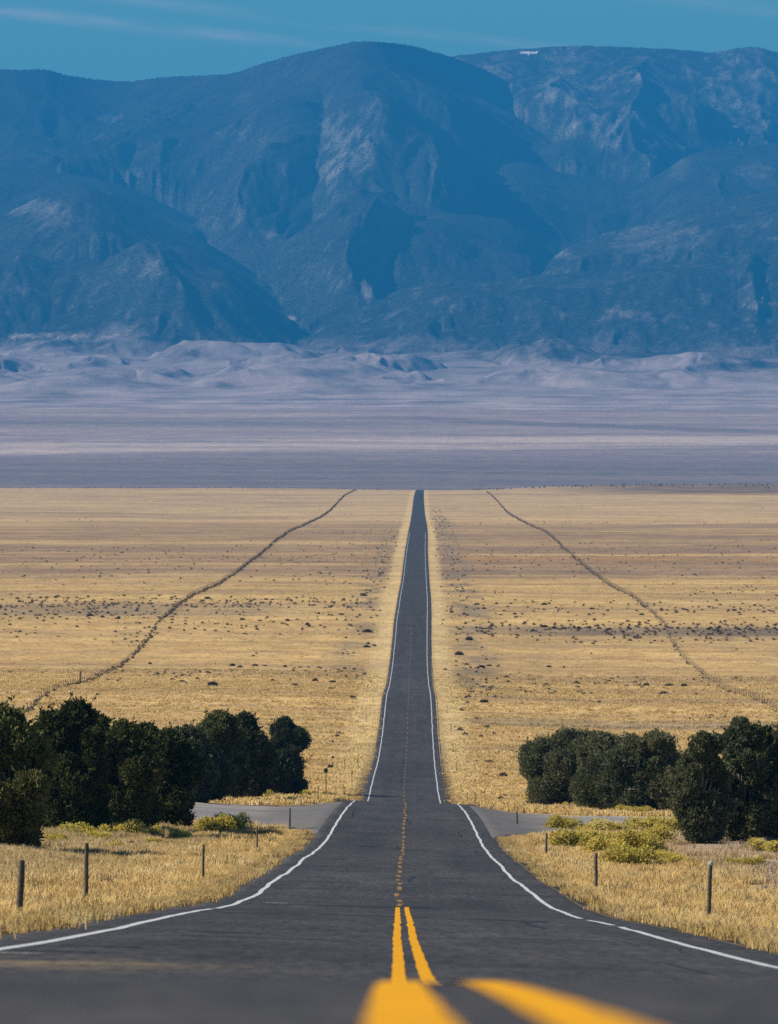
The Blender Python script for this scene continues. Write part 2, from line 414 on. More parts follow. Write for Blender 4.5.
GOLD = np.array((.59, .425, .195)); PALE = np.array((.57, .435, .27)); MAUVE = np.array((.345, .25, .185)); GRAY = np.array((.27, .235, .19))
SOIL = np.array((.40, .32, .27)); ORNG = np.array((.50, .30, .13)); SAGEP = np.array((.225, .195, .195)); PINK = np.array((.48, .385, .39)); LPALE = np.array((.66, .55, .50))
def band(y, a, b, s): return sst(y, a - s, a + s) * (1 - sst(y, b - s, b + s))
def ground_col(x, d, strip_=.93):
    u = x - CX(d); a = np.abs(u); y = ydist(d)
    yy = y + fbm(x / 220., d / 600., 3, 31) * 3.0 * sst(d, 500, 1500)      # bands waver over the plain
    wx = fbm(x / 90., d / 500., 3, 33)
    right = sst(u, -30, 30)
    C = np.ones(x.shape + (3,)) * GOLD
    def lay(w, col):
        nonlocal C
        w = np.clip(w, 0, 1)[..., None]; C = C * (1 - w) + col * w
    lay(band(yy, 480, 526, 10) * .75, PALE)
    st = fbm(d / 38. + 0 * x, x / 900., 4, 35)
    lay(band(yy, 524, 579, 3) * np.clip(.75 + 1.5 * st, 0, 1) * .9, MAUVE * .86)
    lay(band(yy, 556, 578, 2.5) * np.clip(.5 + 1.2 * wx + st, 0, 1) * .6, MAUVE * .72)
    lay(band(yy, 488, 530, 5) * np.clip(1.6 * st, 0, 1) * .4, MAUVE)
    lay(band(yy, 556, 561, 1.5) * .6 * right, ORNG)
    lay(band(yy, 543, 549, 1.2) * .5, MAUVE * .8)
    lay(band(yy, 607, 618, 3) * (1 - right) * np.clip(.6 + 1.6 * wx, 0, 1) * .9, GRAY * .85)
    lay(band(yy, 624, 633, 2) * right * np.clip(.85 + wx, 0, 1) * .95, GRAY * .8)
    lay(band(yy, 634, 640, 2) * np.clip(.2 + wx, 0, 1) * .5, GRAY)
    lay(band(yy, 590, 604, 4) * np.clip(wx * 1.5, 0, 1) * .5, GRAY)
    lay(band(yy, 655, 690, 6) * np.clip(.1 + 1.5 * st + wx, 0, 1) * .45, MAUVE)
    lay(band(yy, 715, 722, 2) * right * .6, GRAY)
    lay(band(yy, 640, 800, 10) * np.clip(fbm(x / 14., d / 60., 3, 37) * 2 - .3, 0, 1) * .4, ORNG)
    q1 = fbm(yy / 7. + x / 2600., x / 700., 4, 49); q2 = fbm(yy / 2.6, x / 330., 3, 50)
    lay(sst(d, 420, 700) * np.clip(q1 * 2.6 - .05, 0, 1) * .5 * (1 - sst(d, 5000, 5900)), MAUVE)
    lay(sst(d, 420, 700) * np.clip(-q1 * 2.2 - .1, 0, 1) * .5, np.array((.64, .475, .25)))
    lay(sst(d, 600, 1000) * np.clip(q2 * 2.4 - .15, 0, 1) * .6, MAUVE * .85)
    # verge: bright pale grass by the road, weedy strip farther out
    lay(band(a, 4.4, 8.5, 1.2) * sst(d, 450, 700) * (1 - sst(d, 5200, 6000)) * .85, np.array((.68, .53, .28)))
    lay(band(u, 9, 19, 3) * sst(d, 700, 1000) * (1 - sst(d, 2600, 3600)) * np.clip(.4 + 2.2 * fbm(x / 9., d / 45., 3, 39), 0, 1) * .7, GRAY * .9)
    lay(band(-u, 9, 17, 3) * sst(d, 900, 1100) * (1 - sst(d, 1900, 2400)) * np.clip(.3 + 2.2 * fbm(x / 9., d / 45., 3, 41), 0, 1) * .7, GRAY * .9)
    nr = 1 - sst(d, 280, 420)
    lay(nr * np.clip(fbm(x / 2.2, d / 4., 4, 61) * 2.6 - .1, 0, 1) * .8, np.array((.68, .56, .34)))
    lay(nr * np.clip(fbm(x / 1.6, d / 3., 4, 62) * 2.6 - .3, 0, 1) * .75, np.array((.40, .255, .11)))
    lay(nr * np.clip(fbm(x / 1.3, d / 3., 4, 63) * 2.6 - .4, 0, 1) * .8, np.array((.29, .25, .185)))
    # bare soil on the right, edges of the pavement
    lay(sst(u, 11, 14) * sst(d, 100, 125) * (1 - sst(d, 255, 290)) * np.clip(.75 + .8 * fbm(x / 5., d / 9., 3, 43), 0, 1) * .9, SOIL)
    lay(sst(-u, 8, 12) * sst(d, 120, 150) * (1 - sst(d, 262, 300)) * .35, GRAY)
    lay(band(a, 3.8, 5.2, .3) * (1 - sst(d, 500, 800)) * strip_, np.array((.095, .075, .052)))
    lay(band(d, 345, 470, 12) * sst(u, 6, 9) * np.clip(.2 + 1.5 * fbm(x / 7., d / 20., 3, 45), 0, 1) * .7, SOIL)
    # the low dark rise at the end on the right
    lay(sst(u, 90, 260) * band(d, 4700, 6200, 220) * np.clip(.95 + 1.0 * fbm(x / 40., d / 120., 3, 46), 0, 1) * .95, np.array((.20, .15, .125)))
    # far plain
    far = sst(d, 5950, 6300)
    lay(far, SAGEP)
    s2 = fbm(d / 260. + x / 2600., x / 2500., 4, 47); s3 = fbm(d / 90., x / 700., 3, 48)
    ty = d - x * .35
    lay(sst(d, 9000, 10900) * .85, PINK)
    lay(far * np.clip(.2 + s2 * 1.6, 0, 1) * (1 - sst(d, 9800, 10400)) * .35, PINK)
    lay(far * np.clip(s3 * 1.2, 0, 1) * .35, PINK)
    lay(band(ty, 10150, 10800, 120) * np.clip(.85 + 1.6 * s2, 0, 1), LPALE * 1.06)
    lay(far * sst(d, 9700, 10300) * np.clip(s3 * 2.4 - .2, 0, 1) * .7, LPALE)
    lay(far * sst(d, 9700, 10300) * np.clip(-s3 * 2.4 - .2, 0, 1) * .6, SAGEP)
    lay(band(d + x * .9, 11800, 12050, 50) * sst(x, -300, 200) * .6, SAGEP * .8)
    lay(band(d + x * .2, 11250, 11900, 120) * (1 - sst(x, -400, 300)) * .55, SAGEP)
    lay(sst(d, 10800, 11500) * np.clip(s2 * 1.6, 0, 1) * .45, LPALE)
    lay(sst(d, 10500, 11000) * np.clip(-s2 * 1.6, 0, 1) * .45, SAGEP)
    return C
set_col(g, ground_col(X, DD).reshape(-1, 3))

# ------------------------------------------------------------------ the road
DR = np.concatenate([np.arange(-58, 0, 3.), np.arange(0, 16, .5), np.arange(16, 360, .8), np.arange(360, 1000, 2.), np.arange(1000, 2500, 5.), np.arange(2500, 6200, 12.)])
jl = fbm(DR * .35, 0 * DR, 3, 51) * .16; jr = fbm(DR * .35, 0 * DR + 40, 3, 52) * .20
apron = 0
lu = -4.28 + jl - apron * .5; ru = 4.62 + jr + apron * .4
us = np.stack([lu - .14, lu] + [np.full_like(DR, v) for v in np.linspace(-3.9, 4.1, 17)] + [ru, ru + .14], 1)
zz = road_z(us, DR[:, None]); zz[:, 0] -= .16; zz[:, -1] -= .16
far = sst(DR, 800, 3000)[:, None] * .06
rd = new_mesh('road', np.stack([us + CX(DR)[:, None], np.broadcast_to(DR[:, None], us.shape), zz + far], -1), grid_faces(*us.shape), M_ROAD, smooth=True)
tag(rd, kind='structure')
wheel = np.zeros(us.shape)
for c0 in (-2.75, -1.0, .95, 2.7): wheel += np.exp(-((us - c0) / .42) ** 2)
tone = 1 + .16 * wheel * (.6 + fbm(us * .2, DR[:, None] * .02, 2, 54)) + .34 * fbm(us * .2, DR[:, None] * .06, 4, 53) + .22 * fbm(us * .9, DR[:, None] * .12, 3, 55)
joint = np.zeros_like(tone)
for jd in (44, 63, 88, 109, 133, 171, 214, 246, 300, 420, 700): joint += np.exp(-((DR[:, None] - jd) / .9) ** 2)
tone = tone * (1 - .30 * np.clip(joint, 0, 1))
for (pu, pd, pw, pl_, pa) in ((-1.6, 52, 1.0, 3., -.30), (1.9, 70, 1.2, 7., .22), (-2.4, 92, .9, 8., -.28), (1.2, 118, 1.3, 9., -.26), (-1.2, 150, 1.5, 14., .2), (2.6, 190, 1., 20., -.25), (-2., 230, 1.5, 18., -.2), (1., 290, 2., 12., .2), (-.6, 600, 3., 40., -.2), (.8, 900, 3., 60., .18)):
    tone = tone * (1 + pa * (1 - sst(np.abs(us - pu + .3 * fbm(us, DR[:, None] * .3, 2, 77)), pw * .8, pw)) * (1 - sst(np.abs(DR[:, None] - pd), pl_ * .9, pl_)))
TC = np.ones(us.shape + (3,)) * tone[..., None]
dust = (sst(np.abs(us), 3.75, 4.4) * .5 * np.clip(.5 + fbm(us * .5, DR[:, None] * .15, 3, 57) * 1.5, 0, 1))[..., None]
TC = TC * (1 - dust) + dust * TC * np.array((1.75, 1.6, 1.4))
pt = np.exp(-((us + 2.5) / .9) ** 2 - ((DR[:, None] - 37.5) / 2.6) ** 2) * np.clip(.6 + 1.6 * fbm(us * 1.2, DR[:, None] * .9, 3, 58), 0, 1)
pt = pt + .5 * np.exp(-((us - 2.6) / .8) ** 2 - ((DR[:, None] - 36) / 1.5) ** 2) * np.clip(.4 + 1.6 * fbm(us * 1.2, DR[:, None] * .9, 3, 59), 0, 1)
TC = TC * (1 + pt[..., None] * np.array((4.2, 3.1, 1.2)))
set_col(rd, TC.reshape(-1, 3))

def strip(name, u0, w, d0, d1, mat, lift=.004, wob=.0, seed=0, step=.8):
    ds = DR[(DR > d0) & (DR < d1)]
    ds = np.concatenate([[d0], ds, [d1]])
    wv = fbm(ds * .09, ds * 0 + seed, 3, 60 + seed) * wob + fbm(ds * .22, ds * 0 + seed, 2, 65 + seed) * .024 * sst(ds, 16, 36)
    e1 = fbm(ds * 1.3, ds * 0 + seed, 2, 70 + seed) * .012; e2 = fbm(ds * 1.3, ds * 0 + seed, 2, 80 + seed) * .012
    wide = w
    uu = np.stack([u0 + wv - wide / 2 + e1, u0 + wv + wide / 2 + e2], 1)
    z = road_z(uu, ds[:, None]) + lift + sst(ds, 800, 3000)[:, None] * .09 + sst(ds, 60, 500)[:, None] * .01
    return np.stack([uu + CX(ds)[:, None], np.broadcast_to(ds[:, None], uu.shape), z], -1).reshape(-1, 3), grid_faces(len(ds), 2)
def strips(name, segs, mat, **kw):
    Vs = []; Fs = []; b = 0
    for (u0, w, d0, d1) in segs:
        V, Q = strip(name, u0, w, d0, d1, mat, **kw); Vs.append(V); Fs.append(Q + b); b += len(V)
    return new_mesh(name, np.concatenate(Vs), np.concatenate(Fs), mat, rd)
strips('yellow_solid_line', [(-.10, .10, -50, 110), (.10, .10, -50, 111)], M_YELLOW, wob=.012, seed=1)
strips('yellow_dashed_line', [(-.06 + random.gauss(0, .02), .12, d, d + random.uniform(3.2, 5.6)) for d in np.arange(112.5, 345, 7.4)] + [(-.05, .085, d, d + 6.) for d in np.arange(345, 1200, 12.)], M_DASH, wob=.14, seed=2)
M_TAR = m_simple('tar_seal', (.008, .008, .009), (.02, .02, .021), 6., rough=.6, spec=.3)
segs = []
for i in range(46):
    d_ = 40 * 18 ** random.random(); u_ = random.uniform(-3.4, 3.4)
    if random.random() < .6: segs.append((u_, random.uniform(.5, 2.2), d_, d_ + random.uniform(.12, .35) * (1 + d_ / 160)))
    else: segs.append((u_, random.uniform(.04, .10), d_, d_ + random.uniform(3, 14)))
strips('tar_seal', segs, M_TAR, lift=.003, wob=.25, seed=7)
strips('white_edge_line', [(-3.6, .12, -50, 93.5), (-3.6, .12, 95.3, 333), (-3.6, .12, 336, 2300)], M_WHITE, wob=.09, seed=3)
strips('white_edge_line', [(3.6, .12, -50, 84.), (3.62, .12, 86.5, 97), (3.58, .12, 101, 336), (3.6, .12, 338, 2300)], M_WHITE, wob=.09, seed=4)
strips('faded_scuff_mark', [(-2.75, .5, 110, 111.5), (-2.2, .35, 106.5, 107.3), (-2.9, .5, 88, 88.6), (2.9, .6, 94, 94.6), (-3.35, .5, 41.6, 42.4)], M_SCUFFW, lift=.005, wob=.1, seed=6)

# gravel side road crossing at the foot of the first hill
for sgn in (-1, 1):
    av = np.concatenate([np.linspace(4.25, 9, 20), np.linspace(9.6, 66 if sgn < 0 else 23.6, 60)]); tv = np.linspace(0, 1, 60)
    uu = sgn * av
    e = np.clip(av - 4.3, 0, None)
    dn = 262 - 22 * np.exp(-e / 1.6); df = 324 + 18 * np.exp(-e / 2.2)
    dn = dn + 24 * sst(uu, 6, 19); df = df - 12 * sst(uu, 6, 19)
    DS = dn[None, :] + (df - dn)[None, :] * tv[:, None]; US = np.broadcast_to(uu[None, :], DS.shape)
    DS = DS + fbm(US * .25, DS * .05, 3, 91) * 2.5 * (sst(tv, 0, 0) if False else 1)
    XS = US + CX(DS)
    ZS = ground_z(XS, DS); m = side_road_mask(US, DS).astype(float)
    ZS = ZS + .09 * m + .015
    edge = (tv < .02) | (tv > .98); ZS[edge, :] -= .09
    o = new_mesh('side_road', np.stack([XS, DS, ZS], -1), grid_faces(*DS.shape), M_GRAVEL, smooth=True)
    aa = np.abs(US); paved = 1 - sst(aa + 2.5 * fbm(US * .4, DS * .08, 3, 93), 6, 11)       # the paved apron gives way to gravel
    rut = np.exp(-((tv[:, None] - .35) / .08) ** 2) + np.exp(-((tv[:, None] - .6) / .08) ** 2)
    GC = np.ones(US.shape + (3,)) * (1 - .40 * paved - .16 * rut * (1 - paved))[..., None]
    dirt = np.clip(fbm(US * .3, DS * .1, 3, 94) * 2 + (tv[:, None] < .1) * .6 + (tv[:, None] > .9) * .6, 0, 1)[..., None] * (1 - paved)[..., None] * .6
    set_col(o, (GC * (1 - dirt) + dirt * np.array((1.7, 1.4, 1.1))).reshape(-1, 3))
    tag(o, kind='structure')

# ------------------------------------------------------------------ mountains
s_px = np.concatenate([np.arange(-520, -20, 5.), np.arange(-20, 800, 1.6), np.arange(800, 1300, 5.)])
dm = np.concatenate([np.arange(12500, 16000, 20.), np.arange(16000, 25400, 26.)])
SP, DM = np.meshgrid(s_px, dm)
XM = (SP - XC) * DM / F
def prof(pts, q): p = np.array(pts, float); return Pchip(p[:, 0], p[:, 1])(np.clip(q, p[0, 0], p[-1, 0]))
def zpx(py, d): return (YH - py) * d / F
# base fan and rolling foothills
zb = ZF(DM) + sst(DM, 7000, 9000) * fbm(XM / 900., DM / 900., 3, 21) * 5
fh = sst(DM, 13300, 14300) * (1 - sst(DM, 16200, 17200))
warpx = XM + 160 * fbm(XM / 500., DM / 700., 2, 101)
hills = np.clip(fbm(warpx / 430., DM / 800., 4, 103, .42) + .12, 0, None)
zb = zb + fh * hills * 98 + sst(DM, 13500, 15500) * fbm(XM / 190., DM / 300., 2, 107) * 4
zm = zb.copy(); FOR = np.zeros_like(zm)
wx = XM + 420 * fbm(XM / 2200., DM / 2600., 3, 111); wd = DM + 380 * fbm(XM / 1900., DM / 2300., 3, 113)
spur = ridged(wx / 1300., wd / 2900., 3, 115, .36)
spur2 = ridged(wx / 330., wd / 620., 5, 121, .55)
fine = fbm(XM / 110., DM / 150., 4, 125, .6)
LAY = np.zeros(zm.shape, int); TTW = np.zeros(zm.shape); TTA = np.zeros(zm.shape)
def ridge_layer(crest, dc, front, foot_px, power, spur_amp, back=.7, idx=1, spx=None, fine_amp=12, sp2=60):
    """a ridge: its crest line at distance dc(px), falling over FRONT metres towards the camera down to the foot height"""
    global zm, LAY, TTW, TTA
    dcv = prof(dc, SP) if isinstance(dc, list) else np.full_like(SP, dc)
    zc = zpx(prof(crest, SP), dcv)
    zf = zpx(foot_px, dcv - front)
    tt = np.clip((DM - (dcv - front)) / front, 0, 1)
    z = zb - 25 + (zc - zb + 25) * tt ** power
    tb = np.clip(DM - dcv, 0, None); z = z - tb * back
    m = np.sin(np.clip(tt, 0, 1) * math.pi) ** 1.25
    z = z + m * (spur - .45) * spur_amp + fbm(XM / 700. + idx * 3, DM / 900., 3, 117) * 40 * m
    win = z > zm
    zm = np.where(win, z, zm); LAY = np.where(win, idx, LAY); TTW = np.where(win, np.where(idx <= 2, tt, 0), TTW); TTA = np.where(win, tt, TTA)

main = [(-520, 70), (-250, 60), (-100, 74), (0, 69), (45, 69), (60, 73), (100, 79), (125, 81), (160, 77), (200, 75), (235, 72), (250, 67), (290, 55), (335, 45),
        (360, 41), (385, 41.5), (400, 43), (420, 47), (450, 56), (490, 72), (530, 96), (580, 122), (620, 138), (700, 140), (778, 128), (900, 120), (1050, 110), (1300, 120)]
ridge_layer(main, [(-520, 23000), (0, 23200), (120, 23600), (240, 22900), (360, 22000), (420, 22600), (520, 23200), (640, 23300), (778, 23300), (1300, 23200)],
            6200, 318, 1.75, 330, idx=1, sp2=90, fine_amp=16)
# high plateau on the right with its cliffs, behind
pl = [(420, 70), (450, 56), (475, 53), (500, 50), (530, 47.5), (580, 45), (640, 47), (690, 50), (710, 52), (735, 48), (755, 46), (770, 50), (790, 55), (900, 50), (1050, 62), (1300, 70)]
plw = np.where(SP > 430, 1, 0)
ridge_layer([(-520, 300), (400, 200)] + pl[1:], [(-520, 23900), (1300, 23900)], 3300, 175, .9, 420, idx=2, sp2=260, fine_amp=34)
# middle mass and long shoulders
ridge_layer([(-520, 330), (120, 330), (230, 245), (300, 205), (340, 190), (385, 200), (440, 190), (520, 160), (570, 172), (640, 180), (700, 150), (778, 140), (1000, 130), (1300, 150)],
            [(-520, 20800), (340, 20600), (520, 21200), (1300, 21200)], 3600, 322, 1.25, 220, back=.25, idx=3, sp2=80)
ridge_layer([(-520, 120), (-200, 150), (-60, 158), (40, 168), (110, 180), (170, 205), (240, 240), (300, 300), (360, 340), (1300, 400)],
            20600, 3200, 322, 1.2, 220, back=.3, idx=3, sp2=80)
# dark rounded hill in the middle
ridge_layer([(-520, 400), (250, 335), (300, 290), (345, 262), (385, 227), (400, 215), (440, 211), (500, 216), (535, 234), (560, 262), (600, 310), (640, 345), (1300, 400)],
            19300, 2500, 330, 1.15, 120, back=.5, idx=4, sp2=50)
# left ridge with the pale crest
ridge_layer([(-520, 250), (-200, 260), (-60, 235), (0, 213), (35, 196), (65, 184), (85, 182), (110, 192), (145, 212), (195, 234), (240, 262), (290, 300), (340, 340), (1300, 400)],
            18800, 2300, 332, 1.1, 150, back=.6, idx=5, sp2=70)
# right ridge
ridge_layer([(-520, 400), (500, 330), (540, 275), (552, 256), (565, 246), (600, 231), (640, 222), (700, 206), (740, 195), (778, 186), (900, 165), (1100, 190), (1300, 210)],
            18600, 2200, 340, 1.1, 110, back=.5, idx=6, sp2=85)
# front hills, left and right
ridge_layer([(-520, 300), (-100, 260), (0, 252), (20, 249), (60, 262), (95, 266), (125, 257), (145, 250), (155, 253), (180, 272), (202, 282), (222, 285), (240, 290), (265, 306), (290, 322), (330, 345), (1300, 400)],
            17500, 1350, 341, 1.0, 110, back=.5, idx=7, sp2=65)
ridge_layer([(-520, 400), (270, 352), (330, 318), (365, 300), (395, 291), (420, 282), (450, 278), (490, 280), (540, 272), (600, 268), (660, 262), (735, 262), (752, 249), (765, 262), (830, 262), (1000, 250), (1300, 290)],
            17400, 1500, 352, 1.0, 90, back=.4, idx=8, sp2=60)
# named spurs that run out towards the valley: lit on their west side, shaded on their east side
def spur_to(px0, d0, px1, d1, width, amp):
    global zm
    t_ = np.clip((d0 - DM) / (d0 - d1), -.3, 1.3)
    c_ = px0 + (px1 - px0) * t_ + fbm(DM / 500., DM * 0 + px0, 3, 171) * 7
    dx_ = (SP - c_) * DM / F
    sh = np.clip(1 - (np.sqrt(dx_ ** 2 + 45 ** 2) - 45) / (width * (.7 + .6 * np.clip(t_, 0, 1))), 0, 1)
    zm = zm + amp * sh * sst(t_, -.25, .12) * (1 - sst(t_, .7, 1.3)) * (LAY > 0) * (1 - sst(TTA, np.where(LAY == 2, .45, .70), np.where(LAY == 2, .86, .95)))
spur_to(70, 18650, 100, 17300, 620, 75)
spur_to(365, 21700, 395, 19300, 800, 95)
spur_to(440, 22300, 500, 19800, 900, 60)
spur_to(250, 22600, 225, 20000, 800, 90)
spur_to(110, 22900, 150, 20400, 900, 100)
spur_to(530, 23400, 600, 21300, 520, 130)
spur_to(690, 23400, 716, 21400, 520, 120)
spur_to(775, 23400, 760, 21400, 500, 100)
spur_to(562, 18500, 556, 17300, 360, 70)
spur_to(690, 18400, 712, 17200, 480, 70)
spur_to(146, 17450, 168, 16500, 300, 70)
spur_to(222, 17450, 232, 16600, 240, 50)
spur_to(415, 19200, 440, 17900, 620, 40)
CR = (1 - .93 * sst(TTW, .84, .985)) * (1 - .75 * sst(TTA, .72, .95) * (LAY > 2))                                    # the skyline itself stays even
zs = zm.copy()                                                        # ease the joins between one ridge and the next
for _ in range(7):
    for ax in (0, 1):
        p_ = np.pad(zs, [(1, 1) if k == ax else (0, 0) for k in (0, 1)], mode='edge')
        zs = (np.take(p_, range(0, zs.shape[ax]), ax) + 2 * zs + np.take(p_, range(2, zs.shape[ax] + 2), ax)) / 4
zm = np.where(LAY >= 3, zs, zm)
# drainage cut into every slope
def cut(z, lam, octs, amp, seed, gain=.5):
    g1 = np.gradient(z, axis=1) / np.gradient(XM, axis=1); g0 = np.gradient(z, axis=0) / np.gradient(DM, axis=0)
    for ax in (0, 1):                                                 # a calmer slope field
        for _ in range(3):
            g1 = (g1 + np.roll(g1, 1, ax) + np.roll(g1, -1, ax)) / 3; g0 = (g0 + np.roll(g0, 1, ax) + np.roll(g0, -1, ax)) / 3
    sl0 = np.sqrt(g1 * g1 + g0 * g0)
    e = erode(XM, DM, g1, g0, lam, octs, .9, gain, seed)
    return e * amp * np.clip(sl0 / .38, .0, 1.3)
ER1 = cut(zm, 900., 5, 44., 401, .50) * np.array([0, 1, 1.15, .75, .5, .8, .55, .85, .55])[LAY] * CR
zm = zm + ER1
ER2 = cut(zm, 210., 3, 13., 431, .55) * (LAY > 0) * (.3 + .7 * CR)
zm = zm + ER2 + fbm(XM / 60., DM / 80., 3, 125, .6) * 5 * (LAY > 0)
EF = cut(zb, 700., 3, 24., 451, .42) * (LAY == 0) * sst(DM, 13300, 14600)
zm = zm + EF
# the long straight gully below the summit: left wall turns from the sun, right wall towards it
gx = np.interp(DM, [18500, 19500, 20500, 21800], [298, 311, 320, 326]) + fbm(DM / 420., DM * 0, 3, 119) * 7
win = sst(DM, 18700, 19600) * (1 - sst(DM, 21300, 21700)) * ((LAY == 1) | (LAY == 3))
dxm = (SP - gx) * DM / F
zm = zm - win * 120 * np.exp(-np.abs(dxm) / 130.) + win * 35 * np.exp(-((dxm + 210) / 120) ** 2)
mnt = new_mesh('mountains', np.stack([XM, DM, zm], -1), grid_faces(*XM.shape), M_MTN, smooth=True)
tag(mnt, kind='structure')
# cover: woods, rock, scree, pale foothill soil
PY = YH - zm * F / DM
gy, gxx = np.gradient(zm); sl = np.abs(gxx / np.gradient(XM, axis=1)) + np.abs(gy / np.gradient(DM, axis=0))
WOOD = np.array((.022, .030, .028)); RK = np.array((.29, .27, .265)); FHC = np.array((.34, .285, .29)); BRUSH = np.array((.12, .105, .09))
HB = zm - zb
LF = sst(HB + 70 * fbm(XM / 260., DM / 420., 5, 131, .6) + 45 * fbm(XM / 60., DM / 90., 4, 133, .65), -10, 120)
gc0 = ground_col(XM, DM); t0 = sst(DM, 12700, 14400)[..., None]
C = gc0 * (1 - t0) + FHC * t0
def mlay(w, col):
    global C
    w = np.clip(w, 0, 1)[..., None]; C = C * (1 - w) + np.asarray(col) * w
pn1 = fbm(XM / 260., DM / 420., 5, 131, .6); pn2 = fbm(XM / 60., DM / 90., 4, 133, .65)
mlay((1 - fh) * sst(DM, 13000, 13600) * 0 + np.clip(pn1 * 1.6 - .1, 0, 1) * .5 * (LAY == 0), BRUSH)
wood_shade = np.clip(sst(DM + 1100 * pn1 + np.clip(SP - 389, -200, 400) * 1.6, 15000, 16300) * .8 + LF, 0, 1)  # real woods, plus the upper foothills' blue shade painted in woods colour
mlay(wood_shade * .96, WOOD)
mlay(LF * np.clip(pn1 * 1.4 - .15, 0, 1) * .38, BRUSH)
mlay((LAY > 0) * np.clip((sl - 1.1) * 1.3, 0, 1) * np.clip(.3 + pn2 * 2, 0, 1) * .35, RK)
mlay((LAY == 2) * np.clip(.05 + pn2 * 1.4 + pn1 * .6 + ER1 / 46. * .7 + ER2 / 13. * .5, 0, 1) * .6, RK)
mlay((LAY > 0) * np.clip(ER1 / 46. * .8 + ER2 / 13. * .5 - .25, 0, 1) * .22, BRUSH * 1.4)
mlay(((LAY == 6) | (LAY == 8) | (LAY == 7)) * np.clip(pn2 * 2.2 - .3 + pn1 * .6, 0, 1) * .42, RK)
def patch(px, d, rx, rd, amt, col=RK, layers=None, rough=1.):
    q = ((SP - px) / rx) ** 2 + ((PY - d) / rd) ** 2
    w = np.clip(.95 - q * .8 + pn2 * 2.4 * rough + pn1 * .9 + ER1 / 46. * .9 + ER2 / 13. * .5, 0, 1) * np.exp(-np.clip(q - .4, 0, None) * .9) * amt * .68
    if layers: w = w * np.isin(LAY, layers)
    mlay(w, col)
patch(348, 145, 30, 30, .75, RK, [1, 3]); patch(325, 170, 16, 16, .6, RK, [1, 3]); patch(372, 125, 12, 30, .3, RK, [1, 3])
patch(110, 118, 16, 6, .7); patch(235, 135, 18, 7, .4); patch(175, 195, 18, 10, .35); patch(125, 172, 16, 6, .35); patch(275, 235, 16, 5, .5); patch(275, 172, 16, 12, .25)
patch(25, 207, 40, 10, .75, RK, [5]); patch(60, 225, 22, 14, .3, RK, [5]); patch(150, 270, 12, 14, .5, RK, [7]); patch(215, 290, 9, 10, .5, RK, [7]); patch(225, 300, 8, 9, .4, RK, [7])
patch(562, 250, 16, 10, .8, RK, [6]); patch(660, 240, 50, 20, .35, RK, [6]); patch(430, 163, 8, 5, .5); patch(370, 293, 9, 8, .7, RK); patch(610, 315, 60, 6, .55, (.40, .34, .31))
patch(562, 82, 26, 34, .7, RK, [2]); patch(600, 125, 20, 12, .5, RK); patch(740, 95, 40, 44, .6, RK, [2]); patch(660, 75, 40, 14, .4, RK, [2]); patch(755, 170, 22, 8, .5, RK); patch(680, 165, 12, 16, .3, RK)
patch(60, 336, 60, 3.5, .8, LPALE); patch(760, 305, 18, 5, .5, LPALE); patch(290, 319, 10, 3, .7, LPALE)
q = ((SP - 528) / 9) ** 2 + ((PY - 52.5) / 1.5) ** 2
mlay((q + pn2 * .5 < 1) * 1.0, (.85, .87, .9))
set_col(mnt, C.reshape(-1, 3)); set_col(mnt, np.repeat(np.clip(wood_shade, .12, 1).reshape(-1, 1), 3, 1), 'WoodsShade')

# ------------------------------------------------------------------ dry grass (one mass nobody could count)
RABPX = [(58, 843, 22), (76, 838, 34), (99, 841, 24), (120, 837, 30), (150, 836, 18), (178, 839, 20), (110, 848, 14), (152, 845, 16), (205, 833, 34), (226, 831, 32),
         (566, 829, 30), (585, 833, 24), (612, 833, 30), (647, 831, 32), (668, 830, 26), (678, 824, 22), (598, 841, 26), (640, 840, 30), (578, 848, 36), (602, 856, 34), (632, 852, 38),
         (624, 867, 42), (660, 862, 30), (682, 868, 30), (735, 866, 16), (752, 868, 20), (764, 851, 24), (776, 852, 22)]
RABC = []
for px, py, w_ in RABPX:
    x_, d_, _z = pix(px, py); RABC.append((x_, d_, w_ * d_ / F * .6))
def RABH(x, d):                                                       # grass is thin and short under and just before a shrub
    h = np.zeros(len(x))
    for cx0, cd0, r0 in RABC: h = np.maximum(h, np.exp(-(((x - cx0) / (r0 * 1.1)) ** 2 + ((d - cd0 + r0) / (r0 * 2.2)) ** 2) ** 2))
    return h
src = bpy.data.collections.new('grass_tuft_shapes')
def tuft(k, blades, h, spread, w):
    r = np.random.default_rng(100 + k); V = []; Tt = []
    for i in range(blades):
        a = r.uniform(0, 2 * math.pi); lean = abs(r.normal(0, .55)) + .08; hh = h * r.uniform(.70, 1.08)
        bx, by = r.normal(0, spread * .45, 2); ca, sa = math.cos(a), math.sin(a)
        ww = w * r.uniform(.6, 1.4); q = r.uniform(0, math.pi); px_, py_ = math.cos(q) * ww, math.sin(q) * ww
        b = len(V)
        mid = (bx + ca * hh * lean * .4, by + sa * hh * lean * .4, hh * .6)
        tip = (bx + ca * hh * lean * 1.1, by + sa * hh * lean * 1.1, hh * (1 - .25 * lean))
        V += [(bx - px_, by - py_, -.05), (bx + px_, by + py_, -.05), (mid[0] + px_ * .8, mid[1] + py_ * .8, mid[2]), (mid[0] - px_ * .8, mid[1] - py_ * .8, mid[2]), tip]
        Tt += [(b, b + 1, b + 2), (b, b + 2, b + 3), (b + 3, b + 2, b + 4)]
    o = new_mesh('grass_tuft_%02d' % k, V, np.array(Tt), M_GRASS, link=False)
    src.objects.link(o)
for k in range(4): tuft(k, 46, .31, .34, .010)
for k in range(4, 7): tuft(k, 34, .32, .55, .022)
for k in range(7, 9): tuft(k, 22, .30, 1.1, .06)

